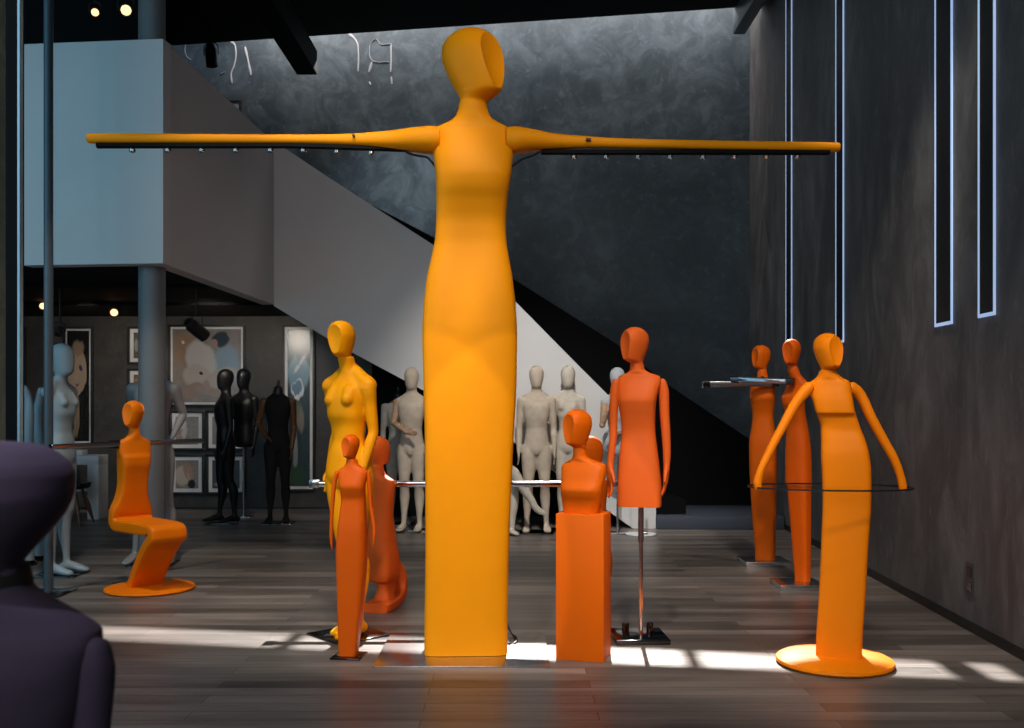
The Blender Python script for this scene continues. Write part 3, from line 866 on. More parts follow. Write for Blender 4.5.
for rows, dots in (([(440, 128.6, 153.6, 1.3), (431.7, 127.7, 154.3, 1.35), (415, 128.8, 152.5, 1.3), (390, 131, 149.3, 1.15), (365, 133, 147, 1.05), (335, 134.3, 145.3, 1), (300, 134.6, 144.2, 1),
                    (200, 134.1, 143.6, 1), (91, 133.6, 143.3, 1), (88, 134.2, 142.8, 1), (87.2, 135.5, 141.5, 1)], [(355, 137.8)]),
                   ([(506, 128.6, 153.8, 1.3), (514.5, 127.9, 154.6, 1.35), (530, 130, 151.8, 1.3), (555, 133.8, 149.2, 1.15), (582, 136, 148.3, 1.05), (612, 138, 148.2, 1), (660, 139.4, 148.8, 1),
                     (740, 141, 150.2, 1), (836, 142.6, 152, 1), (839, 143.2, 151.4, 1), (839.8, 144.6, 150, 1)], [(586.5, 141.5), (589, 141.6)])):
    b = bmesh.new(); loft(b, arm_rings(rows), 5)
    arm = obj('arm', b, M['yellow'], t)
    b = bmesh.new()
    for dpx, dpy in dots:
        q = gpt(dpx, dpy); rr = .0048 * 11
        cyl(b, (q.x, q.y - .03, q.z), (q.x, q.y - rr * 1.09, q.z), .008, 12)
    obj('screw_hole', b, M['black'], arm)
for (pa, ya, pb, yb_), lamps, slope in (((97, 144, 404, 149), [132.5, 168, 202, 236, 270.5, 303.5, 337, 371], 1), ((541, 150.8, 829, 151.8), [574, 606, 638, 670, 703, 734.5, 766.5, 797.5], -1)):
    def row(px): return (144.6 + max(0, px - 300) * .035) if slope == 1 else (151.3 - max(0, 560 - px) * .01)
    b = bmesh.new()
    ks = []
    for px in np.linspace(pa, pb, 9):
        q = gpt(px, row(px) + 1)
        ks.append(ring(np.array(q), (-math.sin(R(2.5)), math.cos(R(2.5)), 0), (0, 0, 1), .022, .014, 6, 16))
    loft(b, ks, 2)
    tr = obj('light_track', b, M['matt'], t)
    for px in lamps:
        q = gpt(px, row(px) + 3.6)
        b = bmesh.new()
        disc(b, (q.x, q.y, q.z), [(.004, .012), (.007, .004), (.017, -.006), (.0185, -.02), (.014, -.024), (.002, -.021)], 16)
        obj('lamp', b, M['steel'], tr)
for pts in ([(404, 150.5), (409, 154), (418, 156.5), (427, 158), (433, 164), (436, 168)], [(541, 152), (532, 156.5), (522, 160), (515, 165), (511.5, 167)]):
    b = bmesh.new(); tube(b, [gpt(*p) + Vector((0, -.02, 0)) for p in pts], .007, 8)
    obj('cable', b, M['black'], t)
a, c = P(372.5, 668, 1450 / 265.), P(550, 668, 1450 / 265.)
obj('base_plate', boxbm(a.x, c.x, a.y, 6.28, 0, .008, .002), M['plate'], t)
b = bmesh.new()
tube(b, [P(x, y, 1450 / (y - HOR)) + Vector((0, 0, dz)) for x, y, dz in ((505, 634, .1), (509, 636, .045), (513, 637.5, .014), (517, 641, .014), (515, 645, .014), (510, 646, .014), (507, 643, .014))], .006, 8)
obj('cable', b, M['black'], t)

# ================================================================== figure holding a round glass top (right)
Y0 = 5.52
tx = P(832, 0, Y0).x
t = thing('table_mannequin', 'amber faceless mannequin on a round foot holding a round glass top', 'mannequin', (tx, Y0, 0))
secs = [(658, 815.5, 862, .6, 7, 0), (640, 816, 862.5, .6, 7, 0), (600, 818.5, 865.5, .6, 7, 0), (546, 821, 868.5, .6, 6, 0), (500, 822.5, 871.5, .6, 6, 0), (470, 821.8, 871.3, .6, 5, .01),
        (455, 821, 869.5, .6, 4.6, .01), (440, 821, 865.5, .6, 4.2, .0), (428, 820.5, 860.5, .6, 4, -.01), (418, 818, 857, .6, 4, -.008), (414.5, 816.8, 856, .61, 4, .0), (412.5, 816, 855.5, .62, 4, .012),
        (402, 813, 853.5, .6, 3.6, .008), (394, 810, 852, .56, 3.2, 0), (386, 808.3, 851, .48, 3, -.004), (382.5, 809, 850, .48, 2.8, -.005), (380, 812.5, 846.5, .56, 2.4, -.005),
        (377.5, 816, 842, .74, 2.1, -.004), (374, 818.3, 838.3, .94, 2, -.003), (371, 819, 836.8, 1, 2, 0)]
bm = figure_bm(secs, Y0, -21, (827.5, 367.5, 333, 36, .0), N=84, wide=.95)
obj('body', bm, M['amber'], t, 30)
for pts, rad in (([(808.5, 387.5, 0), (797.5, 401, 0), (782, 428, -.02), (768, 455, -.04), (759.5, 474, -.05), (757.5, 484, -.05), (758, 487.5, -.05)], [5.6, 5.2, 4.5, 4, 3.8, 4.2, 3.8]),
                 ([(852, 387.5, 0), (859.5, 394, 0), (871, 417, -.02), (884, 441, -.03), (894.5, 460, -.04), (900.5, 476, -.04), (903, 488, -.04)], [5.8, 5.4, 4.9, 4.6, 4.3, 3.9, 3.9])):
    b = bmesh.new()
    limb(b, [P(x, y, Y0 + dy) for x, y, dy in pts], [r * Y0 / F for r in rad], N=28, sub=5)
    obj('arm', b, M['amber'], t)
zt2 = EYE - (486.8 - HOR) * Y0 / F
cxt = P(828.5, 0, Y0).x
ga, gb = R(-8), R(82)
gax, gay = (math.cos(ga), math.sin(ga), 0), (math.cos(gb), math.sin(gb), 0)
def oval(r, z): return ring((cxt, Y0 - .02, zt2 + z), gax, gay, .441 - r, .235 - r, 2.1, 96)
b = bmesh.new(); skin(b, np.array([oval(.02, -.004), oval(.0045, -.004), oval(.0045, .004), oval(.02, .004)]))
gt = obj('glass_top', b, M['glass'], t)
b = bmesh.new()
skin(b, np.array([oval(r, z) for r, z in ((.004, -.0045), (0, -.0045), (0, .0045), (.004, .0045), (.004, -.0045))]), False)
bmesh.ops.remove_doubles(b, verts=b.verts, dist=1e-5)
obj('dark_rim', b, M['black'], gt)
b = bmesh.new(); disc(b, (P(834.5, 0, 5.56).x, 5.56, 0), [(.29, 0), (.308, .004), (.318, .016), (.314, .03), (.29, .042), (.2, .056), (.1, .062), (.01, .063)], 96)
obj('round_foot', b, M['amber'], t)

# ================================================================== two column figures behind it, each with a chrome rail
Y0 = 9.0
t = thing('column_mannequin', 'slim orange legless mannequin standing farthest back at the right wall', 'mannequin', (P(764, 0, Y0).x, Y0, 0), 'column mannequins by the right wall')
secs = [(562, 755, 775.5, .7, 4, 0), (556, 755, 775.5, .7, 4, 0), (520, 752.3, 776, .7, 4, 0), (487, 750.3, 776.5, .7, 3.6, 0), (468, 749.3, 776.7, .7, 3.4, 0), (445, 749, 776.8, .7, 3, 0), (430, 750.5, 775, .7, 2.8, -.01),
        (416, 752.2, 773, .7, 2.6, -.015), (405, 751.2, 774.5, .72, 2.6, 0), (397, 750.2, 775.6, .74, 2.6, .02), (389, 750.4, 775.7, .62, 2.6, .01), (383.5, 751.5, 775, .55, 2.5, 0),
        (381, 754, 772, .65, 2.2, 0), (378, 756.5, 768.5, .93, 2, 0), (371, 757.5, 767, 1.05, 2, 0)]
bm = figure_bm(secs, Y0, -26, (762.5, 367.5, 345, -52, -.09), N=64, sub=5, wide=.9, ds=.9)
obj('body', bm, M['orange'], t, 30)
xa, xb = P(745.5, 0, 8.85).x, P(786, 0, 9).x
obj('base_plate', boxbm(xa, xb, 8.82, 9.2, 0, .045, .003), M['steel'], t)
Y1 = 7.9
t = thing('column_mannequin', 'slim orange legless mannequin turned left, directly behind the glass top holder', 'mannequin', (P(802, 0, Y1).x, Y1, 0), 'column mannequins by the right wall')
secs = [(586, 795, 810.3, .75, 4, 0), (580, 794.7, 810.5, .75, 4, 0), (546, 792, 811, .75, 4, 0), (500, 788, 811.3, .75, 3.6, 0), (487, 786.8, 811.7, .75, 3.4, 0), (484.5, 785, 812, .75, 3.2, 0), (455, 785, 811.5, .75, 3, 0), (440, 785.6, 810, .75, 2.8, 0),
        (425, 786.5, 807.5, .75, 2.6, 0), (412, 785.3, 806, .8, 2.5, .01), (403, 783.3, 806.3, .85, 2.5, .02), (398, 782.8, 807.5, .8, 2.5, .02), (390, 785, 809.5, .62, 2.5, 0), (384, 787.5, 809, .6, 2.4, 0),
        (380, 789.5, 805.5, .75, 2.2, 0), (375, 789, 801, .95, 2, 0), (369, 787.5, 798.5, 1, 2, 0)]
bm = figure_bm(secs, Y1, -48, (792.5, 364, 339, -27, -.09), N=64, sub=5, wide=.9, ds=.9)
obj('body', bm, M['rust'], t, 30)
xa, xb = P(780.5, 0, 7.72).x, P(818, 0, 7.9).x
obj('base_plate', boxbm(xa, xb, 7.7, 8.05, 0, .045, .003), M['steel'], t)
def flat_rail(label, a, b_, h, w, group):
    t = thing('clothes_rail', label, 'rail', (a + b_) / 2, group)
    d = (b_ - a).normalized(); s = Vector((-d.y, d.x, 0))
    b = bmesh.new()
    ks = [ring(np.array(a + d * o), s, (0, 0, 1), w * k, h * k, 6, 24) for o, k in ((0, .7), (.01, 1), ((b_ - a).length - .01, 1), ((b_ - a).length, .7))]
    skin(b, np.array(ks)); obj('rail', b, M['steel'], t)
    for q in (a, b_):
        sg = 1 if q == a else -1
        b = bmesh.new()
        skin(b, np.array([ring(np.array(q + d * (o * sg)), s, (0, 0, 1), w * k, h * k, 6, 24) for o, k in ((-.012, .6), (-.01, 1.12), (.05, 1.12), (.052, 1.0))]))
        obj('end_cap', b, M['darksteel'], t)
    for k in (.2, .5, .8):
        q = a.lerp(b_, k)
        b = bmesh.new(); cyl(b, q - Vector((0, 0, h * .9)), q + Vector((0, 0, h * 1.35)), .014, 12)
        obj('hook_stud', b, M['darksteel'], t)
flat_rail('longer chrome rail at shoulder height of the farthest orange column mannequin', P(703.5, 384.5, 8.86), P(777, 383.2, 8.86), .028, .03, 'chrome shoulder rails')
flat_rail('shorter chrome rail in front of the shoulder of the orange column mannequin turned left', P(733, 379.5, 8.1), P(793, 381.5, 7.82), .024, .026, 'chrome shoulder rails')

# ================================================================== torso on a chrome stand
Y0 = 6.12
t = thing('torso_mannequin', 'coral orange sleeveless torso mannequin with hanging arms on a chrome stand', 'mannequin', (P(641, 0, Y0).x, Y0, 0))
secs = [(506.3, 617.8, 661.3, .56, 4.5, 0), (505, 617.5, 661.6, .56, 4.5, 0), (490, 617.5, 661.8, .58, 4, 0), (470, 618.3, 660, .6, 3.6, 0), (450, 619.7, 657.5, .62, 3.2, -.005), (432, 621.3, 655.3, .64, 3, -.01), (418, 620.5, 655.3, .66, 3, 0),
        (406, 618.8, 656, .68, 3, .012), (400, 618.3, 656.8, .68, 3, .016), (390, 617.8, 658.8, .58, 2.8, .006), (382, 617, 661, .46, 2.6, -.004), (378, 617.6, 660.6, .42, 2.4, -.006),
        (376, 619.2, 659.2, .43, 2.3, -.006), (374, 624, 653.6, .54, 2.2, -.006), (371.8, 628, 648, .78, 2, -.004), (369.3, 629.7, 644.8, .94, 2, -.003), (366, 630, 644, .97, 2, -.002), (362.5, 630.5, 643, 1.03, 2, 0)]
bm = figure_bm(secs, Y0, -14, (637, 360.5, 327, -54, -.1), N=84, wide=.95, depth=.04, ds=.92)
obj('body', bm, M['coral'], t, 30)
for pts, rad, th, hd in (([(616, 383), (614.8, 392), (613.5, 415), (613.3, 432), (611.5, 452), (609.8, 468)], [(4.3, 4.5), (4.9, 5), (4.3, 4.5), (4, 4.1), (3.7, 3.8), (2.9, 3)], (.25, -1, 0), (.04, -.06, -1)),
                         ([(662, 383), (663.8, 392), (664.6, 415), (665.8, 432), (666.8, 452), (666.6, 468)], [(4.6, 4.6), (5.2, 5.2), (4.9, 4.9), (4.6, 4.6), (4, 4.1), (3, 3.2)], (-.25, -1, 0), (-.08, -.06, -1))):
    b = bmesh.new()
    limb(b, [P(x, y, Y0 - .0) for x, y in pts], [(r[0] * Y0 / F, r[1] * Y0 / F) for r in rad], N=24, sub=5, side=(1, 0, 0))
    hand(b, P(pts[-1][0], pts[-1][1] - 1, Y0), hd, th, 1.12, .25)
    obj('arm', remeshed(b, .005, 4), M['coral'], t, 60)
b = bmesh.new(); x = P(641, 0, Y0).x
cyl(b, (x, Y0, .03), (x, Y0, .84), .0125, 24)
obj('pole', b, M['chrome'], t)
b = bmesh.new(); cyl(b, (x, Y0, .60), (x, Y0, .86), .017, 24); cyl(b, (x + .015, Y0, .655), (x + .04, Y0, .655), .009, 12)
obj('collar', b, M['steel'], t)
obj('base_plate', boxbm(P(612.5, 0, Y0).x, P(666, 0, Y0).x, 5.98, 6.32, 0, .03, .004, rot=R(3)), M['darksteel'], t)
for px, yy in ((625.5, 6.22), (650, 6.22)):
    b = bmesh.new(); xx = P(px, 0, yy).x; cyl(b, (xx, yy, .03), (xx, yy, .085), .022, 20)
    obj('foot_socket', b, M['darksteel'], t)

# ================================================================== bust and its pedestal
t = thing('orange_pedestal', 'tall square orange pedestal under the orange bust', 'pedestal', (.41, 5.72, 0))
b = bmesh.new(); box(b, .41 - .137, .41 + .137, 5.72 - .11, 5.72 + .11, .0, .825, .003, rot=R(-16))
obj('plinth_box', b, M['orange'], t)
Y0 = 5.72
ztop = .8255
rowb = HOR + (EYE - ztop) * F / Y0
t = thing('bust_mannequin', 'armless orange bust with a dished oval face standing on the orange pedestal', 'bust', (P(582, 0, Y0).x, Y0, ztop))
secs = [(rowb - .1, 563.5, 600, .62, 3.2, 0), (rowb - 3, 563, 600.5, .62, 3.2, 0), (500, 562, 603, .64, 3, .005), (494, 561.7, 604, .68, 2.8, .016), (489, 561.5, 604.6, .68, 2.8, .022), (480, 561.4, 605.8, .58, 2.8, .008), (470, 561.2, 606.6, .48, 2.7, 0),
        (465.5, 562, 606, .43, 2.5, -.003), (463.3, 564, 603.8, .44, 2.4, -.004), (461.2, 568, 597.5, .54, 2.2, -.004), (458.8, 571.2, 590.5, .78, 2, -.003), (455.5, 572.5, 587, .95, 2, -.002), (451, 573, 585.8, 1.04, 2, 0), (447.5, 573, 585.3, 1.05, 2, 0)]
bm = figure_bm(secs, Y0, -22, (579.5, 444.3, 409, -48, -.1), N=84, wide=.95, depth=.04, ds=.92)
obj('body', bm, M['orange'], t, 30)
q = P(603.5, 475, Y0)
b = bmesh.new()
ax = np.array((math.cos(R(-60)), math.sin(R(-60)), 0))
limb(b, [q + Vector((-.06, .01, .012)), q + Vector((-.012, .004, 0))], [(.045, .062), (.034, .056)], N=28, sub=3, side=(0, 1, 0), round_ends=False)
obj('arm_stump', b, M['orange'], t)

# ================================================================== slim doll with thin arms
Y0 = 5.72
t = thing('doll_mannequin', 'small slim deep orange doll mannequin with thin arms left of the giant', 'mannequin', (P(349, 0, Y0).x, Y0, 0))
secs = [(656, 338.8, 358.3, .75, 4.5, 0), (652, 338.6, 358.8, .75, 4.5, 0), (620, 337.6, 362.5, .75, 4.5, 0), (580, 336.4, 366.3, .72, 4, 0), (550, 335.8, 368, .7, 3.6, 0), (530, 337, 367.6, .7, 3.2, 0), (512, 339.3, 366.4, .7, 3, -.004),
        (500, 340.6, 365.8, .7, 2.8, -.006), (492, 340.6, 366, .74, 2.8, .006), (486, 340, 366.6, .74, 2.7, .014), (478, 338.5, 367.6, .6, 2.6, .006), (471.5, 337.5, 368.3, .48, 2.5, 0), (469, 340, 366, .52, 2.3, 0),
        (466.5, 343.5, 361.5, .7, 2.1, 0), (463, 345.8, 358, .95, 2, 0), (459, 346.5, 356.8, 1.05, 2, 0)]
bm = figure_bm(secs, Y0, -10, (351.5, 456.8, 434, -42, -.07), N=64, sub=5, wide=.92, ds=.9)
obj('body', bm, M['rust'], t, 30)
for pts, rad in (([(337, 473), (334.8, 480), (332.8, 500), (331.5, 520), (331.3, 535), (332, 549)], [(2.3, 3), (2.3, 3), (2, 2.5), (1.8, 2.2), (1.8, 2.4), (.6, 1)]),
                 ([(368.3, 473), (369.2, 480), (370.2, 500), (372.2, 515), (374.2, 532), (373, 545)], [(2.3, 3), (2.4, 3), (2.2, 2.6), (2, 2.3), (1.8, 2.4), (.6, 1)])):
    b = bmesh.new(); limb(b, [P(x, y, Y0 - .01) for x, y in pts], [(r[0] * Y0 / F, r[1] * Y0 / F) for r in rad], N=18, sub=5, side=(1, 0, 0))
    obj('arm', b, M['rust'], t)
obj('base_plate', boxbm(t.location.x - .085, t.location.x + .085, Y0 - .09, Y0 + .09, 0, .01, .002, rot=R(-8)), M['darksteel'], t)

# ================================================================== realistic yellow female mannequin
Y0 = 6.25
xp = P(348.5, 0, Y0).x
t = human('female_mannequin', 'tall yellow nude female mannequin with scooped face behind the slim doll', 'mannequin', (xp, Y0, 0.01), 1.955, -32, M['sun'], 'f',
          head='face', face_turn=-27, neck_tilt=.3, voxel=.0065, stand=None, arms={
              -1: [(-.082, .01, .782), (-.09, .045, .645), (-.083, .0, .52), (.05, -.1, -1)],
              1: [(.082, .0, .782), (.086, .02, .645), (.070, -.015, .52), (-.1, -.1, -1)]}, stance={-1: (.05, .035), 1: (-.01, .0)})
obj('base_plate', boxbm(xp - .19, xp + .19, Y0 - .19, Y0 + .19, 0, .01, .002, rot=R(42)), M['darksteel'], t)

# ================================================================== kneeling figures carrying the long chrome rail
def kneeler(label, px, turn, mat):
    Yk_ = 7.05
    dx = px - 378
    t = thing('kneeling_mannequin', label, 'mannequin', (P(380 + dx, 0, Yk_).x, Yk_, 0), 'kneeling mannequins under the long rail')
    def S(y, a, b, ratio, n, f): return (y, a + dx, b + dx, ratio, n, f)
    secs = [S(582, 371, 391, .7, 3, 0), S(580, 368, 396, .75, 3, 0), S(572, 366, 399.5, .8, 3, 0), S(560, 365.5, 400, .82, 2.8, 0), S(545, 366.5, 397.5, .8, 2.7, 0), S(525, 368.5, 394.5, .7, 2.6, 0), S(510, 369.2, 393.4, .62, 2.5, 0),
            S(497, 368.5, 394.3, .56, 2.5, 0), S(487, 366, 395, .5, 2.4, 0), S(480.5, 365, 394.5, .46, 2.3, 0), S(477.5, 367, 390.5, .56, 2.2, 0), S(474, 370.5, 386, .83, 2, 0), S(470, 371.8, 384, 1, 2, 0), S(466, 372, 383.5, 1.03, 2, 0)]
    bm = figure_bm(secs, Yk_, -35, (377.5 + dx, 463, 436, turn, -.02), N=64, sub=5, wide=.95)
    # folded legs: a slab along the floor that curls up behind the hips
    a = R(76)
    d = Vector((math.cos(a), math.sin(a), 0)); s = Vector((math.sin(a), -math.cos(a), 0))
    o = Vector((P(375.5 + dx, 0, 6.9).x, 6.88, 0))
    path = [(0, .034), (.02, .034), (.15, .036), (.28, .048), (.37, .085), (.405, .15), (.40, .23), (.375, .29), (.36, .315)]
    pts = [o + d * u + Vector((0, 0, z)) for u, z in path]
    wd = [.088, .093, .095, .095, .092, .085, .072, .05, .03]; th = [.032, .0335, .034, .035, .035, .032, .026, .018, .01]
    pp, fr = frames(pts, side=s)
    loft(bm, [ring(p, f[0], f[1], w, h, 7, 64) for p, f, w, h in zip(pp, fr, wd, th)], 4)
    o = o + d * .17
    # shins joining seat and slab
    limb(bm, [o + Vector((0, .0, .05)), o + Vector((.01, .01, .13)), o + Vector((.02, .02, .24))], [(.08, .07), (.062, .06), (.09, .08)], N=64, sub=3)
    obj('body', bm, mat, t, 35)
    return t
kneeler('orange kneeling mannequin facing right between the slim doll and the giant', 378, 128, M['coral'])
kneeler('orange kneeling mannequin half hidden behind the orange bust', 590.5, 118, M['orange'])
t = thing('garment_rail', 'long low chrome rail running behind the giant between two kneeling mannequins', 'rail', P(465, 484, 7.0))
b = bmesh.new()
a, c = P(314.5, 483.5, 7.06), P(616, 484.5, 7.06)
skin(b, np.array([ring((x, 7.06, (a.z + c.z) / 2), (0, 1, 0), (0, 0, 1), .022 * k, .022 * k, 4, 24) for x, k in ((a.x, .8), (a.x + .004, 1), (c.x - .004, 1), (c.x, .8))]))
obj('rail', b, M['chrome'], t)
for xx in (a.x, c.x):
    b = bmesh.new(); box(b, xx - .035, xx + .035, 7.03, 7.09, a.z - .03, a.z + .025, .006)
    obj('end_cap', b, M['steel'], t)

# ================================================================== seated chair-like figure (left)
fa = R(48)                                             # the way it faces
Yc = 7.78
bc = Vector((P(150, 0, Yc).x, Yc, 0))
t = thing('seated_mannequin', 'bright orange seated mannequin shaped like a zigzag chair on a round foot', 'mannequin', bc)
u = Vector((math.sin(fa), -math.cos(fa), 0)); v = Vector((math.cos(fa), math.sin(fa), 0))
ot = P(134.3, 0, 7.86); ot.z = 0                        # foot of the torso axis
bk = ot
def U(uu, z, vv=0.): return bk + u * uu + v * vv + Vector((0, 0, z))
path = [  # forward, height, half width, half thickness, squareness, (thickness axis angle: 0 = vertical plate ... 90 = lying plate)
    (.165, .045, .134, .04, 8, -36), (.18, .07, .134, .04, 8, -36), (.285, .22, .137, .04, 8, -36), (.43, .385, .143, .041, 8, -36), (.51, .455, .145, .05, 6, -18),
    (.498, .487, .145, .052, 6, 20), (.45, .497, .146, .052, 7, 62), (.36, .498, .148, .05, 7, 90), (.12, .498, .155, .05, 7, 90), (.0, .498, .162, .052, 6.5, 90), (-.035, .508, .166, .057, 6, 70), (-.060, .55, .168, .06, 5.6, 30), (-.058, .61, .162, .06, 5.6, 8),
    (-.047, .68, .134, .058, 6, -6), (-.036, .75, .114, .06, 6.5, -8), (-.027, .83, .106, .064, 6.5, -5), (-.018, .91, .110, .072, 6, -2), (-.008, .98, .116, .08, 5, 0), (-.005, 1.02, .12, .078, 4.4, 0),
    (-.005, 1.06, .129, .062, 3.6, 0), (-.005, 1.10, .131, .055, 3.2, 0), (-.006, 1.14, .132, .05, 2.8, 0), (-.006, 1.158, .115, .048, 2.5, 0), (-.004, 1.172, .085, .047, 2.2, 0), (-.002, 1.19, .058, .046, 2, 0), (0, 1.212, .044, .043, 2, 0), (.0, 1.242, .0395, .040, 2, 0)]
N = 84
ks = []
for k, (fu, z, w, h, n_, ang) in enumerate(path):
    # plate normal lies in the forward / up plane
    nn = u * math.cos(R(ang)) + Vector((0, 0, math.sin(R(ang))))
    ks.append(ring(np.array(U(fu, z)), np.array(v), -np.array(nn), w, h, n_, N))
c = U(.0, 1.272); H = .198
face = R(-38) + .36
ks += head_keys(c, H, face, fa, N, .95, -.06, .95)
bm = bmesh.new(); loft(bm, ks, 5)
bmesh.ops.recalc_face_normals(bm, faces=bm.faces)
cut_face(bm, c, H, face, .05, -.06, ds=.95)
obj('body', bm, M['tang'], t, 30)
b = bmesh.new(); disc(b, bc, [(.315, 0), (.332, .005), (.338, .014), (.332, .024), (.3, .032), (.15, .042), (.01, .043)], 96)
obj('round_foot', b, M['tang'], t)
t2 = thing('garment_rail', 'chrome rail at the shoulders of the seated orange mannequin', 'rail', U(-.02, 1.13))
bd = Vector((math.cos(R(60)), math.sin(R(60)), 0)); sd = Vector((-bd.y, bd.x, 0))
a, c2 = U(-.03, 1.13) - bd * .72, U(-.03, 1.13) + bd * .72
b = bmesh.new(); skin(b, np.array([ring(np.array(a.lerp(c2, k)), sd, (0, 0, 1), .024 * q, .020 * q, 5, 20) for k, q in ((0, .8), (.003, 1), (.997, 1), (1, .8))]))
obj('rail', b, M['chrome'], t2)
b = bmesh.new(); q = U(-.02, 1.13, -.15); box(b, q.x - .03, q.x + .03, q.y - .035, q.y + .035, q.z - .033, q.z + .033, .006, rot=R(60))
obj('clamp', b, M['blackgloss'], t2)

# ================================================================== background mannequins
def spot(px, Y): return Vector((P(px, 0, Y).x, Y, .012))
# black pair and the headless black one
human('male_mannequin', 'black full-length mannequin in profile before the framed prints, left of the black pair', 'mannequin', spot(225, 12.1), 1.84, -62, M['blackgloss'], 'm', stance={-1: (0, -.03), 1: (0, .05)})
human('torso_form', 'black mannequin with one hanging arm on a rod stand, right of the black pair', 'mannequin', spot(243.5, 12.75), 1.87, -25, M['blackgloss'], 'm', legs=False, stand='rod', arms_on=(0, 1))
human('male_mannequin', 'headless black mannequin with brown jointed arms before the tall picture with painted glare', 'mannequin', spot(278, 12.05), 1.84, 8, M['blackcloth'], 'm', head='cap', arm_mat=M['brownwood'], arms={
    -1: [(-.088, 0, .79), (-.128, .03, .65), (-.075, -.06, .575), (.6, -.5, -.5)], 1: [(.090, 0, .79), (.100, .02, .62), (.09, -.03, .49), (-.05, -.1, -1)]}, stance={-1: (0, -.02), 1: (0, .02)})
# beige group in front of the white stair wall
human('male_mannequin', 'grey linen headless mannequin with black neck cap behind the beige jointed-arm one', 'mannequin', spot(398.5, 11.95), 1.75, 14, M['greycloth'], 'm', head='cap')
human('male_mannequin', 'beige egg-headed mannequin folding a jointed wooden arm, left of the giant', 'mannequin', spot(411.5, 11.3), 1.83, -8, M['beige'], 'm', arm_mat=M['wood'], stand='calfrod', arms={
    -1: [(-.088, 0, .785), (-.106, -.02, .665), (-.01, -.10, .61), (1, -.25, -.1), (0, -.1, 1)], 1: [(.09, 0, .785), (.105, .02, .62), (.10, -.03, .48), (.0, -.1, -1)]})
human('male_mannequin', 'beige egg-headed male mannequin standing right of the giant before the white stair wall', 'mannequin', spot(536.5, 11.2), 1.845, 0, M['beige'], 'm', spread=.01)
human('female_mannequin', 'cream egg-headed female mannequin with small breasts behind the orange bust', 'mannequin', spot(568, 11.38), 1.855, -6, M['cream'], 'f', spread=-.012)
human('torso_form', 'grey-headed fabric torso with raised jointed wooden arm left of the coral torso', 'mannequin', spot(617.5, 11.15), 1.825, 12, M['palegrey'], 'f', legs=False, stand='rod', arm_mat=M['wood'], arms={
    -1: [(-.082, 0, .78), (-.108, -.035, .655), (-.085, -.075, .745), (.4, .1, 1)], 1: [(.082, 0, .78), (.09, .0, .63), (-.035, -.09, .60), (-1, -.1, 0)]})
# blue-lit ones at the left
human('female_mannequin', 'pale blue-grey female mannequin facing right just behind the slim pole', 'mannequin', spot(60, 8.45), 1.93, 78, M['bluegrey'], 'f', neck_tilt=.25, arms_on=(0, 0))
def limb_form(label, px, top, bend, Y):
    t = thing('leg_form', label, 'leg form', (P(px, 0, Y).x, Y, 0), 'upright leg forms at the far left')
    x = t.location.x; zt_ = EYE - (top - HOR) * Y / F
    b = bmesh.new()
    limb(b, [(x, Y, .045), (x - bend * .01, Y, .25), (x - bend * .02, Y, .62), (x, Y + .01, .92), (x + bend * .012, Y, 1.12), (x + bend * .022, Y - .01, 1.36), (x + bend * .012, Y, zt_ - .12), (x - bend * .012, Y - .02, zt_ - .03)],
         [.062, .064, .056, .043, .044, .043, .034, .027], N=24, sub=5)
    obj('limb', b, M['bluegrey'], t)
    b = bmesh.new(); disc(b, (x, Y, 0), [(.085, 0), (.09, .006), (.088, .02), (.06, .045), (.01, .046)], 40)
    obj('round_foot', b, M['darksteel'], t)
limb_form('pale blue-grey upright leg form at far left next to the dark window post', 27, 385, 1, 8.95)
limb_form('pale blue-grey upright leg form just left of the slim pole', 40.5, 387, -1, 9.25)
human('male_mannequin', 'matt grey mannequin with arms akimbo hidden behind the round grey column', 'mannequin', spot(153.5, 9.02), 1.98, 0, M['mgrey'], 'm', spread=.035, arms={
    -1: [(-.095, 0, .79), (-.112, .05, .675), (-.09, .0, .575), (.3, -.2, -1)], 1: [(.095, 0, .79), (.118, .05, .675), (.088, .0, .575), (-.3, -.2, -1)]}, stand='plate')

# seated beige mannequin behind the giant, its crossed legs showing at the right
Yq = 10.95
t = thing('seated_mannequin', 'cream seated mannequin with crossed legs, mostly hidden behind the giant', 'mannequin', (P(476, 0, Yq).x, Yq, 0))
b = bmesh.new()
def Q(px, py, dy=0.): return P(px, py, Yq + dy)
loft(b, [ring(np.array(Q(476, y)), (.5, .86, 0), (-.86, .5, 0), w, d, 2.3, 36) for y, w, d in
         ((497, .09, .08), (490, .165, .12), (480, .17, .12), (468, .14, .1), (455, .12, .09), (440, .14, .105), (428, .155, .105), (418, .15, .09), (411, .1, .065), (406, .055, .055), (396, .048, .05))], 4)
loft(b, [ring(np.array(Q(477, 397 - 23 * tt)) + np.array((.05 * cu, 0, 0)), (1, 0, 0), (0, 1, 0), ru * .24, rv * .25, 2, 36) for tt, cu, ru, rv, n in HEAD], 3)
limb(b, [Q(479, 486, -.08), Q(494, 475, -.1), Q(507, 467, -.1), Q(513, 471.5, -.1), Q(521, 485, -.1), Q(530, 498, -.1), Q(534, 504, -.1)], [.088, .075, .058, .056, .054, .042, .034], N=20, sub=4)
limb(b, [Q(533, 504, -.1), Q(538, 510, -.1), Q(544.5, 513.5, -.1)], [(.035, .035), (.038, .028), (.028, .014)], N=16, sub=3)
limb(b, [Q(479, 487, .08), Q(496, 480, .06), Q(510, 477, .05), Q(513, 485, .05), Q(514, 500, .05), Q(512, 518, .05), Q(511.5, 528, .04)], [.085, .075, .056, .054, .054, .042, .034], N=20, sub=4)
limb(b, [Q(510, 531, .04), Q(514, 532.5, -.02), Q(517, 534.5, -.1)], [(.034, .034), (.036, .026), (.028, .014)], N=16, sub=3)
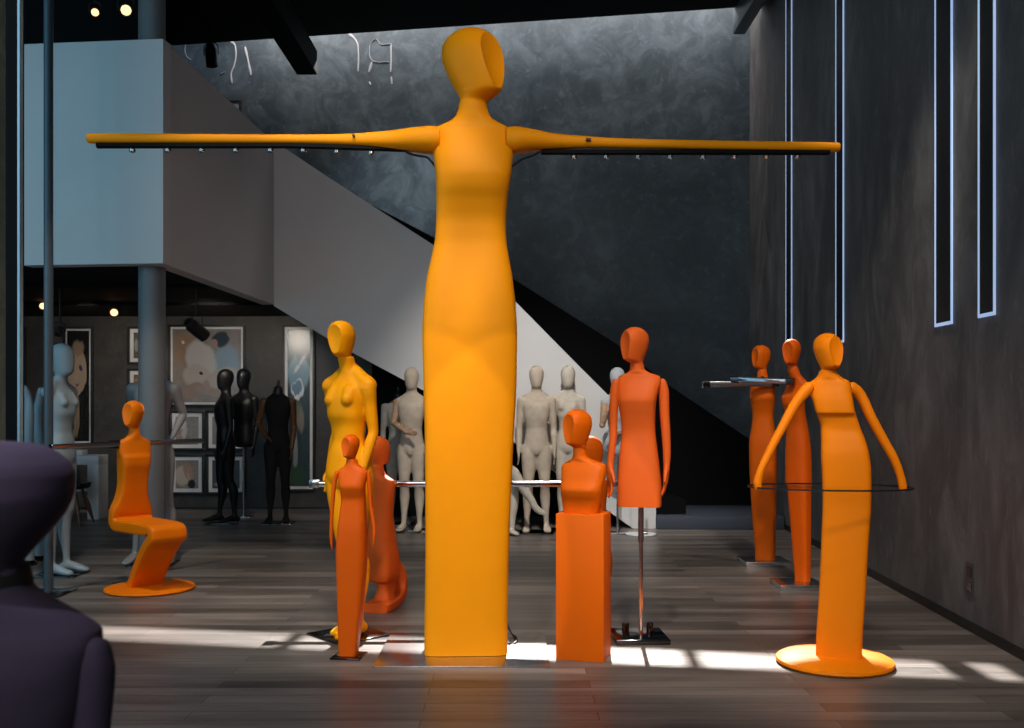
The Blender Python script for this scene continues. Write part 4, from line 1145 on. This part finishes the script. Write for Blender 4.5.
for dy in (-.17, .17):
    limb(b, [Q(476, 419, dy), Q(474, 445, dy * 1.3), Q(486, 466, dy * 1.1)], [.05, .038, .026], N=16, sub=3)
    hand(b, Q(486, 466, dy * 1.1), (1, 0, -.3), (0, -1, 0), 1.0)
obj('body', remeshed(b, .009, 4), M['cream'], t, 50)
zs = P(476, 497, Yq).z
xq = P(476, 0, Yq).x
t = thing('cube_stool', 'pale cube stool under the seated cream mannequin behind the giant', 'stool', (xq, Yq, 0))
b = boxbm(xq - .2, xq + .2, Yq - .2, Yq + .2, 0.0, zs - .01, .01)
obj('seat_block', b, M['whitelac'], t)
# white disc stand behind the coral torso
Yd = 11.0
xq = P(641, 0, Yd).x
t = thing('display_stand', 'white round-based display stand behind the chrome pole of the coral torso', 'stand', (xq, Yd, 0))
b = bmesh.new(); disc(b, (xq, Yd, 0), [(.16, 0), (.168, .006), (.165, .014), (.05, .022), (.01, .023)], 48)
obj('round_foot', b, M['whitelac'], t)
b = bmesh.new(); cyl(b, (xq, Yd, .02), (xq, Yd, .75), .013)
obj('pole', b, M['steel'], t)

# ================================================================== dark mannequin in the foreground, seen from behind
Yf = 1.55
xf = P(-6, 0, Yf).x
t = thing('foreground_mannequin', 'dark violet fabric mannequin seen from behind, close in the lower left corner', 'mannequin', (xf, Yf, 0))
b = bmesh.new()
def fz(py): return EYE - (py - HOR) * Yf / F
ax, ay = (math.cos(R(8)), math.sin(R(8)), 0), (-math.sin(R(8)), math.cos(R(8)), 0)
fk = []
for py, cxo, rx, ry in ((860, 0, .13, .1), (800, 0, .125, .1), (745, 0, .13, .1), (700, 0, .145, .105), (670, 0, .152, .1), (648, 0, .159, .085), (634, 0, .159, .068), (626, 0, .148, .06), (612, 0, .115, .055), (598, 0, .078, .052), (588, 0, .058, .05), (578, 0, .05, .048), (566, 0, .048, .047)):
    fk.append(ring((xf + cxo, Yf, fz(py)), ax, ay, rx, ry, 2.4, 64))
loft(b, fk, 5)
obj('torso', b, M['purple'], t)
b = bmesh.new()
hk = []
for py, off, rx, ry in ((580, -.008, .043, .042), (566, -.004, .046, .045), (551, .003, .055, .055), (532, .006, .078, .074), (511, .007, .1015, .09), (492, .007, .1125, .098), (476, .007, .1135, .098), (465, .007, .108, .094), (458, .006, .099, .086), (451, .005, .086, .075), (446, .004, .070, .061), (443, .004, .052, .046), (441.3, .003, .027, .024), (440.8, .003, .003, .003)):
    hk.append(ring((xf + .001 + off, Yf - .01, fz(py)), ax, ay, rx, ry, 2.1, 64))
loft(b, hk, 5)
hd = obj('head', b, M['purple'], t)
b = bmesh.new()
ks = []
for aa in np.linspace(0, math.pi, 15):                 # seam over the crown
    ks.append((xf + .03, Yf - .01 - .09 * math.cos(aa), fz(498) + (fz(441) - fz(498)) * math.sin(aa) + .0))
b.free()
b = bmesh.new()
skin(b, np.array([ring((xf, Yf, fz(y)), ax, ay, r, r * .93, 2, 48) for y, r in ((585, .0555), (581, .0565), (569, .052), (564, .051))]))
obj('neck_band', b, M['blackcloth'], t)
for s in (1, -1):
    b = bmesh.new()
    limb(b, [(xf + s * .158, Yf, fz(652)), (xf + s * .157, Yf, fz(668)), (xf + s * .152, Yf - .005, fz(730)), (xf + s * .148, Yf - .01, fz(790)), (xf + s * .146, Yf + .03, fz(850)), (xf + s * .13, Yf + .09, fz(890))],
         [.024, .030, .029, .026, .024, .018], N=28, sub=5)
    hand(b, (xf + s * .13, Yf + .09, fz(890)), (-s * .1, .2, -1), (0, 1, 0), .95)
    obj('arm', remeshed(b, .006, 4), M['purple'], t, 60)
b = bmesh.new(); cyl(b, (xf, Yf, .02), (xf, Yf, fz(855)), .016)
obj('pole', b, M['steel'], t)
b = bmesh.new(); disc(b, (xf, Yf, 0), [(.16, 0), (.17, .006), (.165, .014), (.04, .022), (.01, .023)], 48)
obj('round_foot', b, M['steel'], t)

# ================================================================== light
def lamp(kind, name, loc, aim, power, col, **k):
    l = bpy.data.lights.new(name, kind); l.energy = power; l.color = col
    for a_, v_ in k.items(): setattr(l, a_, v_)
    o = bpy.data.objects.new(name, l); C.objects.link(o); o.location = loc
    d = Vector(aim) - Vector(loc); o.rotation_euler = d.to_track_quat('-Z', 'Y').to_euler()
    return o
# sun through the skylight slot, straight towards the camera
el = math.atan2(ZC + .35, 14.16 - 6.12)
s = lamp('SUN', 'sun', (0, 20, 20), (-.052, 20 - math.cos(el), 20 - math.sin(el)), 14, (1, .94, .87), angle=R(.5))
# sky light falling through the slot along the back wall
yc = wall_y(-.5) - .37
sl = lamp('AREA', 'skylight', (-.5, yc, ZC + .5), (-.5, yc, 0), 95, (1.0, .90, .84), shape='RECTANGLE', size=7.5, size_y=.8)
sl.rotation_euler = (R(8), 0, math.atan(-.177))
# glass front on the left
lamp('AREA', 'window_left', (-5.6, 4.2, 3.4), (0, 8.0, 2.2), 98, (.32, .74, 1.0), shape='RECTANGLE', size=4, size_y=5)
# unseen soft fill behind the camera, added to lighten the figures
lamp('AREA', 'fill_front', (-1.5, -3.6, 4.6), (.2, 6, 1.5), 265, (.90, .95, 1.0), shape='RECTANGLE', size=6, size_y=3)
# ceiling spots on the figures, and two added fill lamps (stucco, crown)
def spotlamp(name, loc, aim, power, size, col=(1, .88, .73), blend=.35, radius=.12):
    return lamp('SPOT', name, loc, aim, power, col, spot_size=R(size), spot_blend=blend, shadow_soft_size=radius)
spotlamp('spot_giant', (1.0, 2.0, 6.3), (-.2, 5.85, 2.4), 105, 60)
spotlamp('spot_head', (2.4, .6, 6.0), (-.2, 5.85, 3.4), 420, 15, blend=.9)
for sx in (-1, 1):                                     # two sharp spots on the skirt of the giant
    p = Vector((-.25 + sx * 1.3, .4, 6.2)); a0 = Vector((-.25 + sx * .33, 5.7, .75)); a1 = Vector((-.25 + sx * .33, 5.7, 1.88))
    spotlamp('spot_skirt', p, a0, 600, 2 * math.degrees((a0 - p).angle(a1 - p)), blend=.06, radius=.02)
spotlamp('spot_table', (1.2, 1.2, 5.6), (1.85, 5.5, .9), 830, 27, radius=.35)
spotlamp('spot_torso', (.3, 3.0, 6.3), (.7, 6.0, .9), 620, 25)
spotlamp('spot_left', (-1.6, 2.6, 6.3), (-1.2, 6.3, 1.05), 560, 25)
spotlamp('spot_kneeling', (-.55, 3.2, 6.3), (-.95, 7.0, .6), 500, 20)
spotlamp('spot_seated', (-2.4, 5.2, 6.3), (-2.8, 7.7, .8), 680, 32)
spotlamp('spot_columns', (2.0, 4.2, 6.3), (2.25, 8.4, 1.2), 680, 28)
spotlamp('spot_beige', (.3, 6.4, 6.2), (.35, 11.4, .8), 1500, 40, (1, .95, .88), .9)
spotlamp('stucco_fill', (-.4, 10.6, 6.3), wallp(398, 195), 480, 30, (.85, .93, 1), 1)  # added lamp for a pale patch of light whose source is unseen
spotlamp('crown_fill', (-1.1, -.3, 6.0), (-.79, 1.56, 1.40), 2300, 3.4, (.86, .86, 1), 1)  # added narrow lamp, lightens only the crown of the foreground head
spotlamp('spot_photo', (-3.4, 11.2, 2.5), (-4.1, 13.7, 1.5), 80, 75)
spotlamp('spot_face', (-4.9, 11.6, 2.5), (-5.9, 13.7, 1.5), 45, 75)
spotlamp('spot_tall', (-2.95, 11.9, 2.5), (-3.0, 13.7, 1.0), 14, 80, (.8, .9, 1))

w = bpy.data.worlds.new('sky'); bpy.context.scene.world = w; w.use_nodes = True
bg = w.node_tree.nodes['Background']; bg.inputs[0].default_value = (.55, .7, .9, 1); bg.inputs[1].default_value = .6

# ================================================================== camera
cam = bpy.data.cameras.new('camera'); co = bpy.data.objects.new('camera', cam); C.objects.link(co)
co.location = (0, 0, EYE); co.rotation_euler = (R(90), 0, 0)
cam.sensor_fit = 'HORIZONTAL'; cam.sensor_width = 36; cam.lens = 36 * F / 1024
cam.shift_y = (HOR - 364) / 1024
cam.clip_start = .05
cam.dof.use_dof = True; cam.dof.focus_distance = 6.0; cam.dof.aperture_fstop = 5.0
sc = bpy.context.scene
sc.camera = co
sc.view_settings.view_transform = 'Standard'; sc.view_settings.look = 'None'
sc.view_settings.gamma = 1; sc.view_settings.use_curve_mapping = False
sc.view_settings.exposure = 0
try:
    sc.cycles.max_bounces = 8; sc.cycles.use_denoising = True
    sc.cycles.sample_clamp_indirect = 4
except Exception: pass
